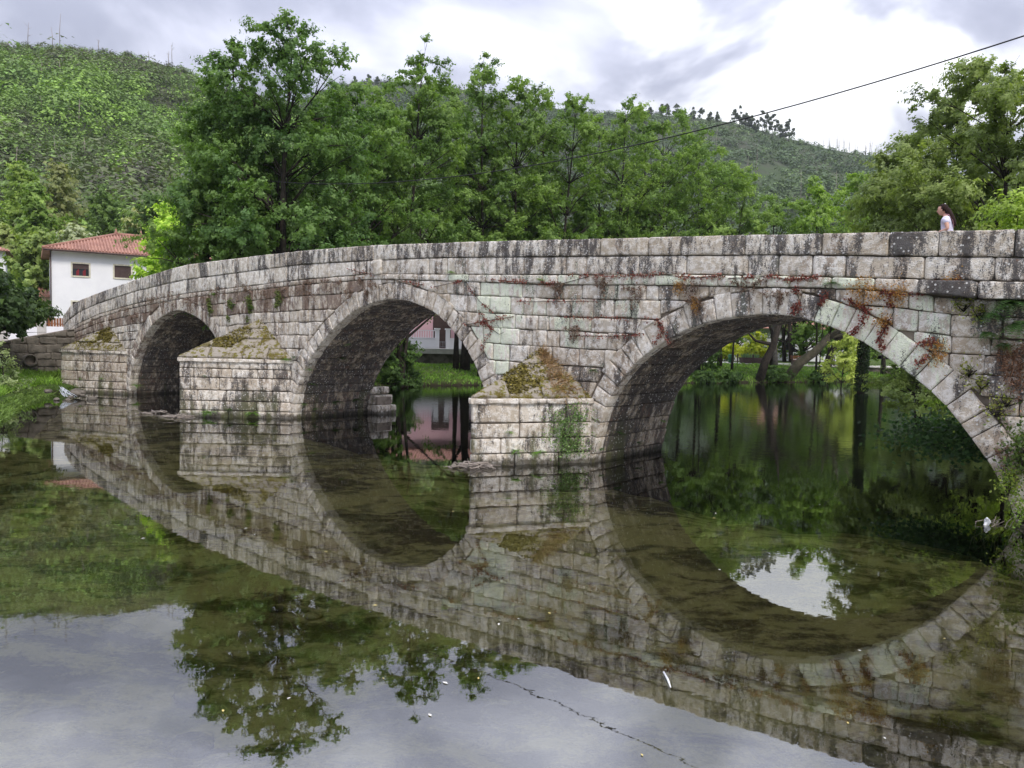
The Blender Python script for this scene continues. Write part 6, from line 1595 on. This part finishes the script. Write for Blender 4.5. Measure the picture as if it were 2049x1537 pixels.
for sg in (-1, 1):
    bm = bmesh.new(); bmesh.ops.create_uvsphere(bm, u_segments=10, v_segments=8, radius=.0105 * K_); me = bpy.data.meshes.new('eye'); bm.to_mesh(me); bm.free(); me.materials.append(EYE)
    o_ = put('eye', me, head); o_.location = S(.081, .031 * sg, .012)
    bm = bmesh.new(); bmesh.ops.create_uvsphere(bm, u_segments=10, v_segments=8, radius=.026 * K_)
    for v in bm.verts: v.co.y *= .35; v.co.x *= .65
    me = bpy.data.meshes.new('ear'); bm.to_mesh(me); bm.free(); me.materials.append(SKIN); o_ = put('ear', me, head); o_.location = S(.0, .073 * sg, -.012)
put('mouth', boxm('mouth', tuple(c * K_ for c in (.083, .094, -.022, .022, -.058, -.047)), LIP, .003), head)
# hair: cap plus a long fall down the back
bm = bmesh.new(); bmesh.ops.create_uvsphere(bm, u_segments=24, v_segments=16, radius=1.0)
for v in bm.verts:
    x, y, z = v.co; v.co = ((x * .107 - .012) * K_, y * .086 * K_, (z * .116 + .014) * K_)
bmesh.ops.delete(bm, geom=[v for v in bm.verts if v.co.x > .035 * K_ and v.co.z < .075 * K_ or (v.co.x > -.01 * K_ and v.co.z < .0) or v.co.z < -.05 * K_], context='VERTS')
me = bpy.data.meshes.new('hair_cap'); bm.to_mesh(me); bm.free(); me.materials.append(HAIR); me.polygons.foreach_set('use_smooth', [True] * len(me.polygons))
hc = put('hair', me, person); hc.location = S(.125, 0, 1.482); hc.modifiers.new('solid', 'SOLIDIFY').thickness = .012
skin_obj('hair_fall', [S(.05, 0, 1.52), S(.02, 0, 1.44), S(-.045, 0, 1.34), S(-.10, .01, 1.22), S(-.135, .01, 1.12)], [(0, 1), (1, 2), (2, 3), (3, 4)], [(.085 * K_, .07 * K_), (.09 * K_, .07 * K_), (.085 * K_, .06 * K_), (.07 * K_, .05 * K_), (.03 * K_, .025 * K_)], HAIR, person)
bm = bmesh.new(); bmesh.ops.create_icosphere(bm, subdivisions=2, radius=.016 * K_); me = bpy.data.meshes.new('hair_clip'); bm.to_mesh(me); bm.free(); me.materials.append(PLASTIC); o_ = put('hair_clip', me, person); o_.location = S(.085, 0, 1.605)
shirt = skin_obj('shirt', [S(0, 0, .84), S(.01, 0, 1.0), S(.03, 0, 1.14), S(.035, 0, 1.27), S(.05, 0, 1.335), S(.03, .15, 1.268), S(-.005, .182, 1.15), S(.03, -.15, 1.268), S(-.005, -.188, 1.15)], [(0, 1), (1, 2), (2, 3), (3, 4), (3, 5), (5, 6), (3, 7), (7, 8)], [r_ * K_ for r_ in (.138, .122, .127, .115, .062, .072, .064, .072, .064)], SHIRT, person)
STR = simple('pink_strap', (.6, .3, .36), .7)
put('strap', tubes('strap', [([S(.06, .1, 1.375), S(-.02, .1, 1.36), S(-.09, .08, 1.24), S(-.12, .06, 1.08)], [.006 * K_] * 4)], STR, 5), person)
skin_obj('trousers', [S(0, 0, .9), S(.0, 0, .84), S(.02, .085, .80), S(.14, .09, .47), S(.105, .09, .12), S(-.02, -.085, .80), S(-.02, -.09, .46), S(-.2, -.09, .16)], [(0, 1), (1, 2), (2, 3), (3, 4), (1, 5), (5, 6), (6, 7)], [r_ * K_ for r_ in (.135, .132, .098, .07, .055, .098, .07, .055)], TROU, person)
for (x_, y_, z_, ry_) in ((.14, .09, .045, 0), (-.19, -.09, .075, .6)):
    bm = bmesh.new(); bmesh.ops.create_uvsphere(bm, u_segments=16, v_segments=10, radius=1.0)
    for v in bm.verts: v.co = (v.co.x * .125 * K_, v.co.y * .045 * K_, max(v.co.z, -.75) * .052 * K_)
    me = bpy.data.meshes.new('shoe'); bm.to_mesh(me); bm.free(); me.materials.append(SHOE); o_ = put('shoe', me, person); o_.location = S(x_, y_, z_); o_.rotation_euler = (0, ry_, 0)
# hands with fingers
for sg, wr in ((1, (.2, .1, 1.0)), (-1, (.21, -.08, 1.02))):
    hv = [S(*wr), S(wr[0] + .035, wr[1] - .02 * sg, wr[2] + .005)]; he = [(0, 1)]; hr = [.02, .026]
    for k in range(4):
        b_i = len(hv); yy = wr[1] - .02 * sg + (.02 - .013 * k) ; zz = wr[2] + .02 - .012 * k; ln = (.03, .036, .034, .026)[k]
        hv += [S(wr[0] + .06, yy, zz), S(wr[0] + .06 + ln, yy - .012 * sg, zz - .008), S(wr[0] + .055 + ln, yy - .03 * sg, zz - .022)]; he += [(1, b_i), (b_i, b_i + 1), (b_i + 1, b_i + 2)]; hr += [.010, .0085, .007]
    b_i = len(hv); hv += [S(wr[0] + .02, wr[1] - .035 * sg, wr[2] + .028), S(wr[0] + .045, wr[1] - .05 * sg, wr[2] + .034)]; he += [(0, b_i), (b_i, b_i + 1)]; hr += [.011, .008]
    skin_obj('hand', hv, he, [r_ * K_ for r_ in hr], SKIN, person, sub=1)

# ------------------------------------------------------------------ haze in the valley
hm = bpy.data.materials.new('valley_haze'); hm.use_nodes = True; ht = hm.node_tree; ht.nodes.clear()
pv_ = nd(ht, 'ShaderNodeVolumePrincipled', {'Color': (.80, .86, .95, 1), 'Density': .00014, 'Anisotropy': .2}); ho_ = nd(ht, 'ShaderNodeOutputMaterial'); ht.links.new(pv_.outputs[0], ho_.inputs['Volume'])
zmax = float(max(h1[3].max(), h2[3].max())) + 40
put('haze', boxm('haze', (-3600, 3600, -3600, 3600, -6, zmax), hm), None, kind='stuff', label='thin bluish valley haze', category='haze')
